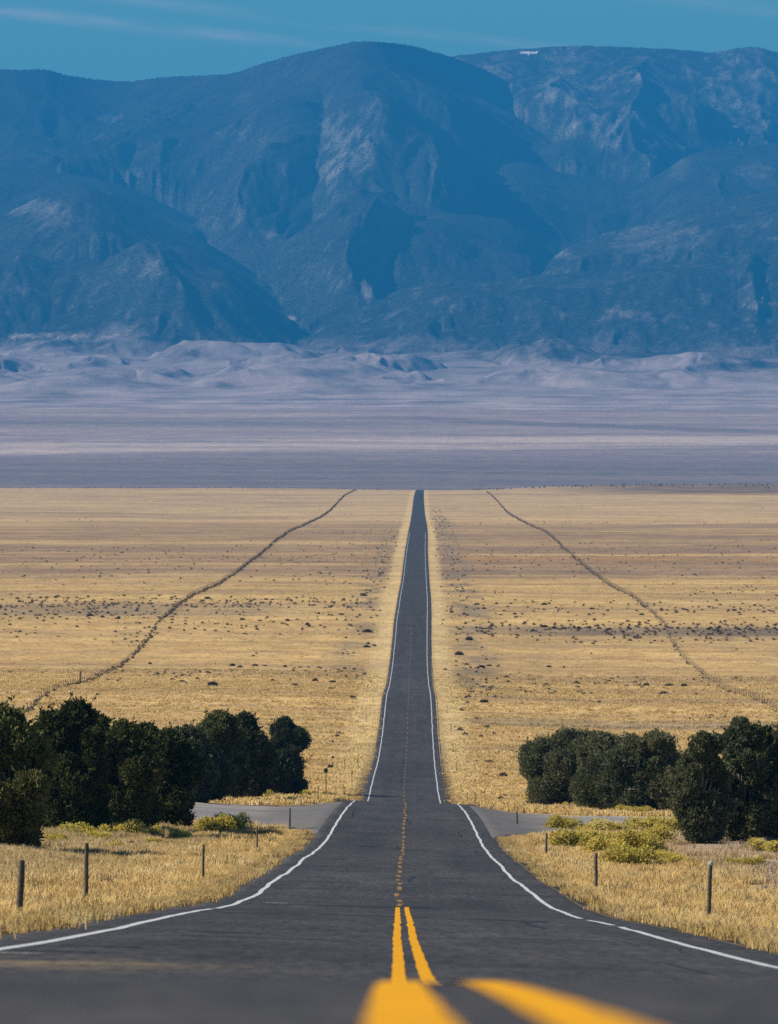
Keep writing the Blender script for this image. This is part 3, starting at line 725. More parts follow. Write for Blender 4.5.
def scatter(n, dlo, dhi, ulim, idxs, smin, smax, keep=None, power=1.):
    d = dlo * (dhi / dlo) ** RNG.random(n) if power == 0 else dlo + (dhi - dlo) * RNG.random(n) ** power
    u = (RNG.random(n) * 2 - 1) * ulim(d); x = u + CX(d); a = np.abs(u)
    edge = np.where(u > 0, 4.50 + fbm(d * .35, 0 * d + 40, 3, 52) * .20, 4.26 + fbm(d * .35, 0 * d, 3, 51) * .16) + np.abs(fbm(d * .7, u * 0, 2, 141)) * .35
    ok = (a > edge) & ~side_road_mask(u, d, .5)
    dens = .62 + 1.3 * fbm(x * .16, d * .1, 3, 143)
    soil = sst(u, 10.5, 14) * sst(d, 100, 125) * (1 - sst(d, 255, 290)); dens = dens - .75 * soil
    dens = np.maximum(dens, .12)
    if keep is not None: dens = dens * keep(u, d)
    ok &= RNG.random(n) < dens
    u, x, d = u[ok], x[ok], d[ok]
    s = RNG.uniform(smin, smax, len(d)) * np.where(np.abs(u) < 6.0, .62, 1.) * np.clip(1 + 1.3 * fbm(x * .45, d * .22, 3, 145), .35, 1.9)
    s = s * (1 - .7 * RABH(x, d)); s = np.maximum(s, .2)
    return np.stack([x, d, ground_z(x, d) - .01], 1), s, RNG.choice(idxs, len(d))
parts_ = [scatter(52000, 34, 265, lambda d: np.minimum(.088 * d + 4, 30), [0, 1, 2, 3], .72, 1.1),
          scatter(26000, 255, 520, lambda d: .09 * d + 3, [4, 5, 6], .7, 1.2),
          scatter(70000, 500, 1000, lambda d: .085 * d + 3, [5, 6, 7, 8], .45, .9),
          scatter(30000, 950, 2200, lambda d: .083 * d, [7, 8], .4, .75, keep=lambda u, d: 1 - .8 * sst(d, 1200, 2100))]
GP = np.concatenate([p[0] for p in parts_]); GS = np.concatenate([p[1] for p in parts_]); GI = np.concatenate([p[2] for p in parts_])
me = bpy.data.meshes.new('dry_grass'); me.vertices.add(len(GP)); me.vertices.foreach_set('co', GP.astype(np.float32).ravel())
for nm, arr in (('scl', GS), ('rot', RNG.random(len(GP)) * 6.283)):
    at = me.attributes.new(nm, 'FLOAT', 'POINT'); at.data.foreach_set('value', arr.astype(np.float32))
at = me.attributes.new('gcol', 'FLOAT_COLOR', 'POINT'); gc = np.ones((len(GP), 4), np.float32); gc[:, :3] = ground_col(GP[:, 0], GP[:, 1], .22); at.data.foreach_set('color', gc.ravel())
at = me.attributes.new('idx', 'INT', 'POINT'); at.data.foreach_set('value', GI.astype(np.int32))
gr = bpy.data.objects.new('dry_grass', me); COL.objects.link(gr)
tag(gr, 'golden dry grass covering the verges and the plain', 'grass', kind='stuff')
ng = bpy.data.node_groups.new('grass_scatter', 'GeometryNodeTree')
ng.interface.new_socket('Geometry', in_out='INPUT', socket_type='NodeSocketGeometry'); ng.interface.new_socket('Geometry', in_out='OUTPUT', socket_type='NodeSocketGeometry')
N = ng.nodes; L = ng.links
gi = N.new('NodeGroupInput'); go = N.new('NodeGroupOutput'); ip = N.new('GeometryNodeInstanceOnPoints'); ci = N.new('GeometryNodeCollectionInfo')
ci.inputs['Collection'].default_value = src; ci.inputs['Separate Children'].default_value = True; ci.inputs['Reset Children'].default_value = True
def na(nm, typ):
    x = N.new('GeometryNodeInputNamedAttribute'); x.data_type = typ; x.inputs['Name'].default_value = nm; return x.outputs[0]
cx_ = N.new('ShaderNodeCombineXYZ'); L.new(na('rot', 'FLOAT'), cx_.inputs[2])
e2r = N.new('FunctionNodeEulerToRotation'); L.new(cx_.outputs[0], e2r.inputs[0])
ip.inputs['Pick Instance'].default_value = True
L.new(gi.outputs[0], ip.inputs['Points']); L.new(ci.outputs[0], ip.inputs['Instance']); L.new(na('idx', 'INT'), ip.inputs['Instance Index'])
L.new(e2r.outputs[0], ip.inputs['Rotation']); L.new(na('scl', 'FLOAT'), ip.inputs['Scale']); L.new(ip.outputs[0], go.inputs[0])
md = gr.modifiers.new('scatter', 'NODES'); md.node_group = ng

# ------------------------------------------------------------------ junipers
def leaf_cards(P, Nn, size, r, stretch=1.6):
    """small pointed sprays: one bent diamond per point"""
    n = len(P)
    up = Nn + r.normal(0, .55, (n, 3)) + np.array((0, 0, .35)); up /= np.linalg.norm(up, axis=1, keepdims=True)
    side = np.cross(up, r.normal(0, 1, (n, 3))); side /= np.linalg.norm(side, axis=1, keepdims=True) + 1e-9
    s = size * r.uniform(.55, 1.35, (n, 1))
    a = P - up * s * .5 * stretch; b = P + side * s * .5; c = P + up * s * stretch * .7; d = P - side * s * .5
    V = np.stack([a, b, c, d], 1).reshape(-1, 3)
    return V, (np.arange(n)[:, None] * 4 + np.arange(4)[None, :])

def juniper(label, px, py, top, wpx, seed, mat=M_JUN, shape='round', dens=1., bare=0, group='junipers beside the road', d_over=None, depth=None):
    r = np.random.default_rng(seed)
    x, d, z = pix(px, py)
    if d_over: d = d_over; x = (px - XC) * d / F; z = float(ground_z(np.array([x]), np.array([d]))[0])
    H = (YH - top) * d / F - z; W = wpx * (1.08 if shape == 'tall' else 1.26) * d / F
    root = empty('juniper_tree', (x, d, z), label, 'tree', group)
    # lumps of foliage on limbs
    lumps = []
    nl = int(46 * max(1, W / H * 1.1))
    for i in range(nl):
        th = r.uniform(0, 2 * math.pi); hz = r.uniform(.04, .90)
        if shape == 'round': R = .5 * W * math.sin(math.pi * (hz * .68 + .27)) ** .5
        elif shape == 'tall': R = .5 * W * (1 - .45 * max(0, hz - .6) / .4) * (.86 if hz < .2 else 1)
        else: R = .5 * W * (1.02 - .25 * hz)
        R *= 1 + .30 * math.sin(2 * th + seed) * math.sin(3.1 * hz * 2 + seed * 1.7)
        rad = W * r.uniform(.08, .18) * (1.15 - .3 * hz) + .12; rr = min(R * r.uniform(.35, 1.), max(R - rad * .75, .1))
        lumps.append((np.array((math.cos(th) * rr, math.sin(th) * rr * (depth or 1), hz * (H - rad * .6))), rad))
    for i in range(10):
        th = r.uniform(0, 6.28); lumps.append((np.array((math.cos(th) * W * r.uniform(.1, .3), math.sin(th) * W * r.uniform(.1, .3), H * r.uniform(.05, .13))), W * r.uniform(.13, .19)))
    for i in range(9):                                                # small leaders: a ragged top
        th = r.uniform(0, 6.28); q = r.uniform(.0, .36) * W; rad = W * r.uniform(.05, .085) + .05
        lumps.append((np.array((math.cos(th) * q, math.sin(th) * q, H * (1.0 - .9 * (q / W) ** 1.5 * 1.6) - rad * r.uniform(.6, 1.6) - r.uniform(0, .06) * H)), rad))
    # crown top pinned to the height in view
    lumps.append((np.array((r.normal(0, W * .06), 0, H - .19 * W)), W * .19)); lumps.append((np.array((r.normal(0, W * .2), 0, H - .23 * W)), W * .18))
    tb = MB()
    nst = 1 if shape == 'tall' else 3
    for k in range(nst):
        a = r.uniform(0, 6.28); o = Vector((math.cos(a), math.sin(a), 0)) * (.12 * k)
        tb.tube([o + Vector((0, 0, -.2)), o + Vector((.05, .03, H * .15)), o * 2.5 + Vector((r.normal(0, .1), r.normal(0, .1), H * .42)), o * 4 + Vector((r.normal(0, .2), r.normal(0, .2), H * .8))],
                [.19, .15, .09, .03], 8)
    for (c, rad) in lumps[::2]:
        s0 = Vector((c[0] * .12, c[1] * .12, max(.25, c[2] * .55))); e0 = Vector(c) ; md_ = (s0 + e0) / 2 + Vector((r.normal(0, .1), r.normal(0, .1), -.08))
        tb.tube([s0, md_, e0], [.06, .04, .012], 6)
    for k in range(bare):                                             # dead grey limbs showing at the outside
        a = r.uniform(-2.6, -.5); zz0 = H * r.uniform(.3, .7); o = Vector((math.cos(a) * W * .25, math.sin(a) * W * .3, zz0))
        for q in range(3):
            e0 = o + Vector((math.cos(a + r.normal(0, .6)) * W * .3, math.sin(a + r.normal(0, .4)) * W * .27, r.uniform(-.2, .9)))
            m0 = (o + e0) / 2 + Vector((r.normal(0, .1), r.normal(0, .08), .1))
            tb.tube([o, m0, e0], [.045, .032, .012], 5)
            tb.tube([m0, m0 + (e0 - o) * .4 + Vector((r.normal(0, .2), r.normal(0, .1), r.normal(.1, .2)))], [.022, .008], 4)
    tb.build('trunk', M_BARK, root, smooth=True)
    Ps = []; Ns = []
    per = int(1050 * dens)
    for (c, rad) in lumps:
        n = int(per * (rad / .5) ** 1.6) + 120
        v = r.normal(0, 1, (n, 3)); v /= np.linalg.norm(v, axis=1, keepdims=True)
        k = 1 + .30 * fbm(v[:, 0] * 2.2 + c[0] * 3, v[:, 1] * 2.2 + v[:, 2] * 2.6 + c[2], 3, seed)
        rr = rad * (r.random(n) ** .38) * k
        p = c + v * rr[:, None] * np.array((1., 1., 1.12))
        Ps.append(p); Ns.append(v)
    # ragged upright sprays round the outside
    for (c, rad) in lumps:                                            # loose sprigs that break the outline
        n = 80; v = r.normal(0, 1, (5, 3)); v[:, 2] = np.abs(v[:, 2]) * .8 + .1; v /= np.linalg.norm(v, axis=1, keepdims=True)
        vv = np.repeat(v, n // 5, 0); q = r.uniform(.8, 1.55, len(vv))
        Ps.append(c + vv * (rad * q)[:, None] + r.normal(0, .07, vv.shape)); Ns.append(vv)
    P_ = np.concatenate(Ps); N_ = np.concatenate(Ns)
    kk = P_[:, 2] > .12
    P_, N_ = P_[kk], N_[kk]
    V, Q = leaf_cards(P_, N_, .095, r, 1.5)
    new_mesh('crown', V, Q, mat, root)
    return root

LG, RG = 'junipers left of the road', 'junipers right of the road'
juniper('big dark juniper at the left edge, its skirt hanging over the near grass', 2, 851, 704, 92, 1, group=LG)
juniper('tall dark round-topped juniper just right of the big juniper at the left edge', 68, 832, 700, 70, 2, group=LG)
juniper('dark juniper between the tall round-topped one and the gravel side road', 121, 829, 721, 62, 3, group=LG)
juniper('last dark juniper of the near left row, its shade falling on the gravel', 164, 828, 729, 54, 4, group=LG)
juniper('juniper standing back in the gap right of the tall round-topped juniper', 97, 827, 715, 52, 21, group=LG)
juniper('juniper filling the gap before the last of the near left row', 143, 826, 723, 44, 22, group=LG)
juniper('low juniper half hidden at the left end of the clump behind the gravel', 184, 802, 726, 62, 5, M_JUN2, group=LG)
juniper('highest flat-topped juniper of the left clump behind the gravel', 216, 800, 711, 54, 6, M_JUN, group=LG)
juniper('bushy juniper with a second round top in the left clump behind the gravel', 243, 799, 713, 46, 7, M_JUN2, group=LG)
juniper('short front juniper with a pale trunk foot above the yellow rabbitbrush', 270, 797, 752, 46, 8, M_JUN2, group=LG)
juniper('juniper nearest the road at the right end of the left clump', 288, 794, 717, 38, 9, M_JUN, group=LG)
juniper('wide rounded juniper nearest the road on its right side', 569, 808, 729, 74, 37, M_JUNR, 'round', group=RG)
juniper('juniper with a level top between two others in the right clump', 604, 810, 732, 56, 11, M_JUNR, group=RG)
juniper('small juniper wedged behind the wide rounded right one', 590, 808, 734, 40, 23, M_JUNR, group=RG)
juniper('low olive juniper with bare grey branches in the right clump', 630, 811, 746, 76, 12, M_JUNR, 'round', group=RG, bare=5)
juniper('dark round juniper just left of the two tall columnar ones', 655, 812, 731, 58, 13, M_JUNR, group=RG)
juniper('tall columnar juniper on the left of the pair by the bare soil', 702, 843, 732, 48, 14, M_JUNR, 'tall', group=RG, dens=1.1)
juniper('tallest columnar juniper right of its columnar neighbour by the bare soil', 744, 842, 718, 58, 15, M_JUNR, 'tall', group=RG, dens=1.1)
juniper('juniper filling the space between the tallest columnar one and the right edge', 770, 839, 727, 44, 24, M_JUN, 'tall', group=RG)
juniper('juniper with dead white branches at the right edge', 790, 843, 722, 56, 16, M_JUNR, 'tall', group=RG, bare=7)

# ------------------------------------------------------------------ rabbitbrush
def rabbit_shape(seed, nf=800, fl=3000):
    r = np.random.default_rng(seed)
    subs = [(np.array((r.normal(0, .28), r.normal(0, .28), 0)), r.uniform(.30, .45)) for _ in range(6)]
    def pts(n, lo, hi):
        P = []; Nn = []
        for c, rad in subs:
            m = n // 6; v = r.normal(0, 1, (m, 3)); v[:, 2] = np.abs(v[:, 2]); v /= np.linalg.norm(v, axis=1, keepdims=True)
            rr = rad * r.uniform(lo, hi, m)
            P.append(c + v * rr[:, None] * np.array((1, 1, 1.7))); Nn.append(v)
        return np.concatenate(P), np.concatenate(Nn)
    P, Nn = pts(nf, .25, .98); V1, Q1 = leaf_cards(P, Nn, .075, r, 2.2)
    P, Nn = pts(fl, .84, 1.1); k = P[:, 2] > .14; V2, Q2 = leaf_cards(P[k], Nn[k], .046, r, 1.0)
    return (V1, Q1), (V2, Q2)
RAB = []
for k in range(4):
    (V1, Q1), (V2, Q2) = rabbit_shape(200 + k)
    a = new_mesh('foliage', V1, Q1, M_RAB, link=False); b = new_mesh('blossoms', V2, Q2, M_RABF, link=False); RAB.append((a.data, b.data))
def rabbit(px, py, wpx, label, group, hs=1.):
    x, d, z = pix(px, py)
    s = wpx * d / F / 1.25
    root = empty('rabbitbrush', (x, d, z - .03), label, 'shrub', group, random.uniform(0, 6.28)); root.scale = (s * 1.25, s * 1.25, s * hs * random.uniform(.98, 1.28))
    for me_, nm in zip(random.choice(RAB), ('foliage', 'blossoms')):
        o = bpy.data.objects.new(nm, me_); COL.objects.link(o); o.parent = root
RL = 'rabbitbrush in the grass left of the road'; RB = 'rabbitbrush along the far side of the gravel'; RR = 'rabbitbrush right of the road'
for px, py, w in [(58, 843, 22), (76, 838, 34), (99, 841, 24), (120, 837, 30), (150, 836, 18), (178, 839, 20), (110, 848, 14), (152, 845, 16)]:
    rabbit(px, py, w, 'yellow green rabbitbrush mound in front of the near left junipers', RL, .8)
rabbit(205, 833, 34, 'wide yellow rabbitbrush mound beside the gravel, right of the near left junipers', RL, .85)
rabbit(226, 831, 32, 'yellow rabbitbrush at the gravel edge with its shadow on the gravel', RL, .95)
for px, py, w in [(232, 796, 18), (247, 797, 20), (260, 798, 18), (275, 797, 16), (288, 797, 16), (304, 797, 14), (215, 802, 14), (200, 804, 14)]:
    rabbit(px, py, w, 'small yellow rabbitbrush along the far gravel edge under the left clump of junipers', RB, .85)
for px, py, w in [(532, 803, 16), (545, 806, 14), (561, 806, 18), (575, 809, 16), (598, 811, 16), (622, 813, 16), (645, 815, 18)]:
    rabbit(px, py, w, 'small yellow rabbitbrush along the far gravel edge under the right clump of junipers', RB, .8)
for px, py, w in [(560, 830, 28), (583, 835, 22), (612, 834, 30), (650, 832, 32), (671, 832, 26), (681, 827, 20), (596, 842, 26), (648, 843, 30)]:
    rabbit(px, py, w, 'bright yellow rabbitbrush at the back of the right hand patch, near the gravel', RR, .85)
rabbit(578, 848, 36, 'yellow rabbitbrush at the left front of the right hand patch', RR, .85)
rabbit(602, 856, 34, 'yellow rabbitbrush behind the wooden post on the right', RR, .9)
rabbit(632, 852, 38, 'large yellow rabbitbrush in the middle of the right hand patch', RR, .9)
rabbit(624, 867, 42, 'biggest yellow rabbitbrush, nearest the road in the right hand patch', RR, .95)
rabbit(660, 862, 30, 'yellow rabbitbrush right of the biggest rabbitbrush', RR, .8)
rabbit(682, 868, 30, 'lone low rabbitbrush between the patch and the nearest right post', RR, .8)
for px, py, w in [(735, 866, 16), (752, 868, 20), (764, 851, 24), (776, 852, 22)]:
    rabbit(px, py, w, 'small yellow rabbitbrush on the bare soil below the columnar junipers', 'rabbitbrush on the bare soil', .9)

# ------------------------------------------------------------------ sagebrush dots of the plain
SAGE = []
for k in range(4):
    r = np.random.default_rng(300 + k)
    v = r.normal(0, 1, (420, 3)); v[:, 2] = np.abs(v[:, 2]); v /= np.linalg.norm(v, axis=1, keepdims=True)
    rr = (.5 + .14 * fbm(v[:, 0] * 2 + k, v[:, 1] * 2, 2, k)) * r.random(420) ** .4
    V, Q = leaf_cards(v * rr[:, None] * np.array((1, 1, 1.25)), v, .14, r, 1.5)
    SAGE.append(new_mesh('sagebrush', V, Q, M_SAGE, link=False).data)
z5 = [(180,272,14),(205,275,12),(120,275,9),(80,272,9),(10,270,9),(40,278,9),(235,278,10),(265,272,9),(350,270,11),(375,262,8),(415,238,14),(485,280,14),(520,282,10),(575,282,12),(595,280,11),(615,290,12),(728,232,12),(740,245,9),(735,305,16),(733,335,12),(110,235,8),(135,237,8),
      (20,385,9),(55,408,9),(85,385,8),(90,412,9),(110,412,8),(180,405,8),(195,430,11),(215,400,9),(240,398,9),(280,410,8),(315,388,12),(300,368,10),(345,400,12),(365,405,14),(400,385,11),(425,412,24),(465,372,16),(480,375,14),(510,372,12),(530,372,9),(570,374,10),(545,402,12),(590,412,13),(580,400,9),(630,403,18),(665,405,12),(660,418,13),(705,437,18),(600,375,8),(490,402,9),(400,402,10)]
z6 = [(175,250,10),(190,258,11),(215,248,9),(230,262,8),(255,275,9),(310,250,13),(320,248,9),(310,260,9),(340,260,9),(405,258,10),(390,250,7),(430,270,8),(505,270,10),(545,262,9),(575,265,8),(610,265,8),(640,255,8),(690,262,11),(700,266,8),(750,265,9),(760,262,9),
      (310,295,14),(330,297,14),(350,298,12),(380,298,12),(400,296,11),(420,298,12),(440,300,11),(480,298,11),(550,300,10),(600,298,10),(640,300,10),(700,300,10),
      (235,395,11),(238,405,12),(290,410,14),(315,410,13),(375,408,15),(378,415,10),(320,420,12),(290,400,9),(325,428,11),(380,425,14),(390,428,12),(405,428,10),(420,445,12),(475,412,11),(500,412,14),(515,412,16),(560,412,14),(590,413,16),(550,428,18),(575,432,9),(615,430,12),(460,428,9),(320,375,12),(350,375,9),(495,395,9),(185,375,14),(200,372,10),(155,370,14),(190,445,18),(125,265,10),(160,320,20),(140,350,22)]
spots = [(x / 2., 480 + y / 2., w / 2.) for x, y, w in z5] + [(389 + x / 2., 480 + y / 2., w / 2.) for x, y, w in z6]
for i in range(60): spots.append((random.uniform(0, 372), random.choice([random.gauss(617, 2), random.gauss(681, 6), random.gauss(601, 3)]), random.uniform(2.5, 5)))
for i in range(66): spots.append((random.uniform(455, 778), random.choice([random.gauss(629, 1.6), random.gauss(690, 7), random.gauss(610, 4)]), random.uniform(2.5, 5)))
for px, py, w in spots:
    x, d, z = pix(px, py, 520)
    u = x - float(CX(d))
    if abs(u) < 7: continue
    s = .8 * w * d / F
    o = bpy.data.objects.new('sagebrush', random.choice(SAGE)); COL.objects.link(o)
    o.location = (x, d, z - .05); o.scale = (s, s * random.uniform(.8, 1.6), s * random.uniform(.55, .8) ); o.rotation_euler = (0, 0, random.uniform(0, 6.28))
    side = 'left' if u < 0 else 'right'
    tag(o, f'small dark sagebrush dotted over the golden plain {side} of the road', 'shrub', f'sagebrush on the plain {side} of the road')
for px, py, w, lb in [(503, 777, 9, 'dark sagebrush on the grass slope left of the rounded right juniper'), (500, 800, 8, 'dark sagebrush between the small posts beyond the gravel on the right'),
                      (130, 846, 12, 'small grey sagebrush in the grass in front of the near left junipers'), (118, 850, 8, 'dark dead brush in the grass right of the taller near left post'), (739, 914, 15, 'grey brown brush in the verge right of the nearest right post'),
                      (530, 770, 5, 'smallest dark sagebrush beside the rounded right juniper')]:
    x, d, z = pix(px, py); s = w * d / F
    o = bpy.data.objects.new('sagebrush', random.choice(SAGE)); COL.objects.link(o); o.location = (x, d, z - .05); o.scale = (s, s, s * .8)
    tag(o, lb, 'shrub')
# the uncounted small brush
def brush_mass(name, P, S, mat, label):
    Vs = []; Qs = []; b = 0
    for p, s in zip(P, S):
        n = 26; r = RNG; v = r.normal(0, 1, (n, 3)); v[:, 2] = np.abs(v[:, 2]); v /= np.linalg.norm(v, axis=1, keepdims=True)
        V, Q = leaf_cards(p + v * s * .5 * (r.random((n, 1)) ** .4) * np.array((1, 1, 1.1)), v, .42 * s, r, 1.2)
        Vs.append(V); Qs.append(Q + b); b += len(V)
    o = new_mesh(name, np.concatenate(Vs), np.concatenate(Qs), mat); tag(o, label, 'brush', kind='stuff'); return o
P = []; S = []
def addb(u, d, s):
    x = u + float(CX(d)); P.append((x, d, float(ground_z(np.array([x]), np.array([d]))[0]) - .03)); S.append(s)
for i in range(260): addb(random.uniform(7, 17), random.uniform(700, 3600), random.uniform(.3, .8))
for i in range(130): addb(-random.uniform(8, 16), random.uniform(950, 2400), random.uniform(.3, .8))
for i in range(5200):
    d = 560 * (8) ** random.random(); u = random.uniform(-.085, .085) * d
    if abs(u) > 9 and fbm(np.array([u / 60.]), np.array([d / 180.]), 3, 151)[0] > .2: addb(u, d, random.uniform(.25, .75))
for i in range(260): addb(random.uniform(60, 560), random.gauss(5750, 160), random.uniform(1., 2.4))
M_BRUSH = leafmat('dry_brush_stems', [(.3, (.13, .105, .075)), (.7, (.24, .195, .14))], 2., .2)
for i in range(140): addb(-random.uniform(40, 560), random.gauss(5700, 160), random.uniform(.5, 1.5))
for i in range(900):
    sg = random.choice((-1, 1)); d = random.gauss(1262, 34) if sg < 0 else random.gauss(1166, 16)
    if random.random() < .25: d = random.gauss(1700, 90)
    u = sg * random.uniform(14, .085 * d)
    if fbm(np.array([u / 22.]), np.array([d / 60.]), 3, 153)[0] > -.12: addb(u, d, random.uniform(.3, .85))
M_BRUSH = leafmat('dry_brush_stems', [(.3, (.13, .105, .075)), (.7, (.24, .195, .14))], 2., .2)
for i in range(140): addb(-random.uniform(40, 560), random.gauss(5700, 160), random.uniform(.5, 1.5))
for i in range(700):
    d = random.choice((random.gauss(1285, 30), random.gauss(1165, 18), random.gauss(1900, 90))); addb(random.choice((-1, 1)) * random.uniform(12, .083 * d), d, random.uniform(.3, .8))
brush_mass('scattered_brush', P, S, M_BRUSH, 'low grey brush thinly strewn over the golden plain')

# ------------------------------------------------------------------ long fences parallel to the road, clogged with tumbleweed
def fence(sgn, d0, d1, label, glabel):
    off = lambda d: sgn * (58 + 1.5 * sst(d, 800, 1200) + 8 * sst(d, 2600, 4800)) + fbm(np.array([d / 90.]), np.array([sgn * 3.]), 3, 161)[0] * .7
    def at(d): x = off(d) + float(CX(d)); return x, float(ground_z(np.array([x]), np.array([d]))[0])
    x0, z0 = at(d0)
    root = empty('wire_fence', (x0, d0, z0), label, 'fence')
    pm = MB(); pm.tube([(0, 0, -.3), (0, 0, 1.05), (0.01, 0, 1.15)], [.055, .05, .04], 7)
    pme = pm.build('post', M_FPOST, link=False).data
    d = d0; k = 0; rest = MB(); tops = []
    while d < d1:
        x, z = at(d); tops.append((x - x0, d - d0, z - z0))
        if k < 96:
            o = bpy.data.objects.new('post', pme); COL.objects.link(o); o.parent = root; o.location = (x - x0, d - d0, z - z0)
            o.rotation_euler = (random.gauss(0, .04), random.gauss(0, .04), 0)
            if sgn < 0 and k in (6, 31): o.scale = (3., 3., 1.9)
        else: rest.tube([(x - x0, d - d0, z - z0 - .2), (x - x0, d - d0, z - z0 + 1.3)], [.06, .05], 5)
        k += 1; d += 6.0 if d < 1800 else 9.0
    o = rest.build('post', M_FPOST, root); o['kind'] = 'stuff'
    wm = MB()
    for h in (.35, .65, .95, 1.2):
        wm.tube([(a, b, c + h) for a, b, c in tops], [.008] * len(tops), 3)
    wm.build('wire', M_WIRE, root)
    P = []; S = []; d = d0
    while d < d1:
        x, z = at(d)
        dn = .55 + .9 * fbm(np.array([d / 60.]), np.array([sgn * 9.]), 3, 163)[0] + .5 * sst(d, 900, 1400)
        if random.random() < (dn if sgn < 0 else .62 * dn - .06): P.append((x + random.gauss(0, .35), d, z)); S.append(random.uniform(.3, .75) * (1 + .3 * sst(d, 1500, 3500)) * (.9 if sgn < 0 else .62))
        d += 1.1 + d / 2600.
    brush_mass('tumbleweed', P, S, M_TUMBLE, glabel)['category'] = 'tumbleweed'
fence(-1, 700, 5350, 'long wire fence crossing the plain left of the road', 'brown tumbleweed heaped along the left wire fence')
fence(1, 700, 5000, 'long wire fence crossing the plain right of the road', 'brown tumbleweed heaped along the right wire fence')

# ------------------------------------------------------------------ roadside posts
def post_shape(w):
    m = MB(); r = w / 2
    m.tube([(0, 0, -.25), (.004, 0, .3), (-.003, .002, .8), (.006, 0, 1.04), (.006, 0, 1.06)], [r * 1.08, r * 1.02, r, r * .96, r * .8], 9)
    return m.build('roadside_post', M_POST, link=False).data
PW = {.1: post_shape(.10), .07: post_shape(.075), .05: post_shape(.06)}
def rpost(px, py, top, label, group, w=.1, cap=False, tilt=0.):
    x, d, z = pix(px, py)
    h = (py - top) * d / F
    o = bpy.data.objects.new('roadside_post', PW[w]); COL.objects.link(o); o.location = (x, d, z); o.scale = (1, 1, h / 1.06)
    o.rotation_euler = (random.gauss(0, .015), tilt, random.uniform(0, 6))
    if not cap: o.rotation_euler[2] = random.uniform(0, 6)
    else: o.rotation_euler[2] = 0
    tag(o, label, 'post', group)
    if cap:
        m = MB(); m.box((0.006, 0, 1.035), (.108, .108, .06), .008); c = m.build('cap', M_STEEL); c.parent = o
PG = 'dark posts along the road edge'
rpost(19, 922, 860, 'dark roadside post farthest left in the verge, below the big juniper', PG, tilt=-.05)
rpost(86, 908, 843, 'tallest dark roadside post in the left verge, in front of the yellow mounds', PG, tilt=.03)
rpost(203, 882, 845, 'dark roadside post in the left verge, third from the camera', PG, .07)
rpost(257, 852, 826, 'dark roadside post between the left grass and the gravel corner', PG, .07)
rpost(290, 830, 808, 'thin dark post standing against the left gravel side road', PG, .07)
rpost(708, 926, 862, 'tall dark roadside post with a pale cap, nearest on the right', PG, .1, True, .04)
rpost(596, 892, 853, 'dark roadside post in front of the yellow rabbitbrush patch on the right', PG, .1)
rpost(546, 858, 833, 'dark roadside post left of the rabbitbrush patch on the right', PG, .1)
rpost(517, 826, 811, 'short dark post at the near edge of the right gravel side road', PG, .1)
G2 = 'thin posts beyond the gravel side road'
for px, py, top in [(318, 803, 786), (336, 796, 786), (344, 796, 785), (352, 790, 776)]:
    rpost(px, py, top, 'thin post in the grass strip beyond the left gravel, by the green marker', G2 + ' on the left', .05)
for px, py, top in [(461, 791, 784), (467, 803, 792), (475, 803, 792), (485, 803, 788), (500, 806, 794)]:
    rpost(px, py, top, 'thin post in the grass strip beyond the right gravel', G2 + ' on the right', .05)
G3 = 'thin posts along the far straight'
for px, py, top in [(358, 770, 759), (366, 721, 711), (373, 703, 697), (352, 777, 770), (345, 768, 757)]:
    rpost(px, py, top, 'thin post along the left verge of the far straight', G3 + ' on the left', .07)
for px, py, top in [(456.6, 772, 761), (451, 732, 723), (447, 714, 706), (453, 752, 744)]:
    rpost(px, py, top, 'thin post along the right verge of the far straight', G3 + ' on the right', .07)

# small green marker sign
x, d, z = pix(326, 795)
mk = empty('marker_sign', (x, d, z), 'small green marker sign on a post in the left verge beyond the gravel', 'sign')
h = (795 - 768) * d / F; wS = 3.6 * d / F
m = MB(); m.box((0, .02, h * .5 - .1), (.07, .05, h + .1), .008); m.build('post', M_STEEL if False else M_POST, mk)
m = MB(); m.box((0, -.018, h - .26), (wS, .012, .46), .003); m.build('sign_panel', M_GREEN, mk)

# rocks beside the gravel on the right and on the bare soil
def rock_shape(seed):
    r = np.random.default_rng(seed); V = []; n, mm = 12, 7
    for i in range(mm):
        ph = math.pi * (i + .5) / mm
        for k in range(n):
            th = 2 * math.pi * k / n; R = .5 * (1 + .38 * float(fbm(np.array([math.cos(th) * 1.3 + seed]), np.array([math.sin(th) * 1.3 + ph * 1.4]), 3, seed)[0]))
            V.append((math.cos(th) * math.sin(ph) * R, math.sin(th) * math.sin(ph) * R, math.cos(ph) * R * .7 + .1))
    Q = [(i * n + k, i * n + (k + 1) % n, (i + 1) * n + (k + 1) % n, (i + 1) * n + k) for i in range(mm - 1) for k in range(n)]
    b = len(V); V += [(0, 0, .45), (0, 0, -.25)]
    T = [(k, (k + 1) % n, b) for k in range(n)] + [((mm - 1) * n + (k + 1) % n, (mm - 1) * n + k, b + 1) for k in range(n)]
    return new_mesh('rock', V, [np.array(Q)[:, ::-1], np.array(T)[:, ::-1]], M_ROCK, smooth=True, link=False).data
RK_ = [rock_shape(k) for k in range(4)]
def rock(px, py, w, label, group=None):
    x, d, z = pix(px, py); s = w * d / F
    o = bpy.data.objects.new('rock', random.choice(RK_)); COL.objects.link(o); o.location = (x, d, z); o.scale = (s, s * .8, s * .7); o.rotation_euler = (0, 0, random.uniform(0, 6))
    tag(o, label, 'rock', group)
rock(492, 808.5, 7, 'dark rock on the right gravel side road near its far edge'); rock(482, 813.5, 5, 'smaller dark rock on the right gravel near the white line')
for i in range(70):
    px = random.uniform(690, 790); py = random.uniform(862, 892)
    rock(px, py, random.uniform(2.0, 6.5), 'grey stone lying on the bare soil right of the road', 'grey stones on the bare soil')
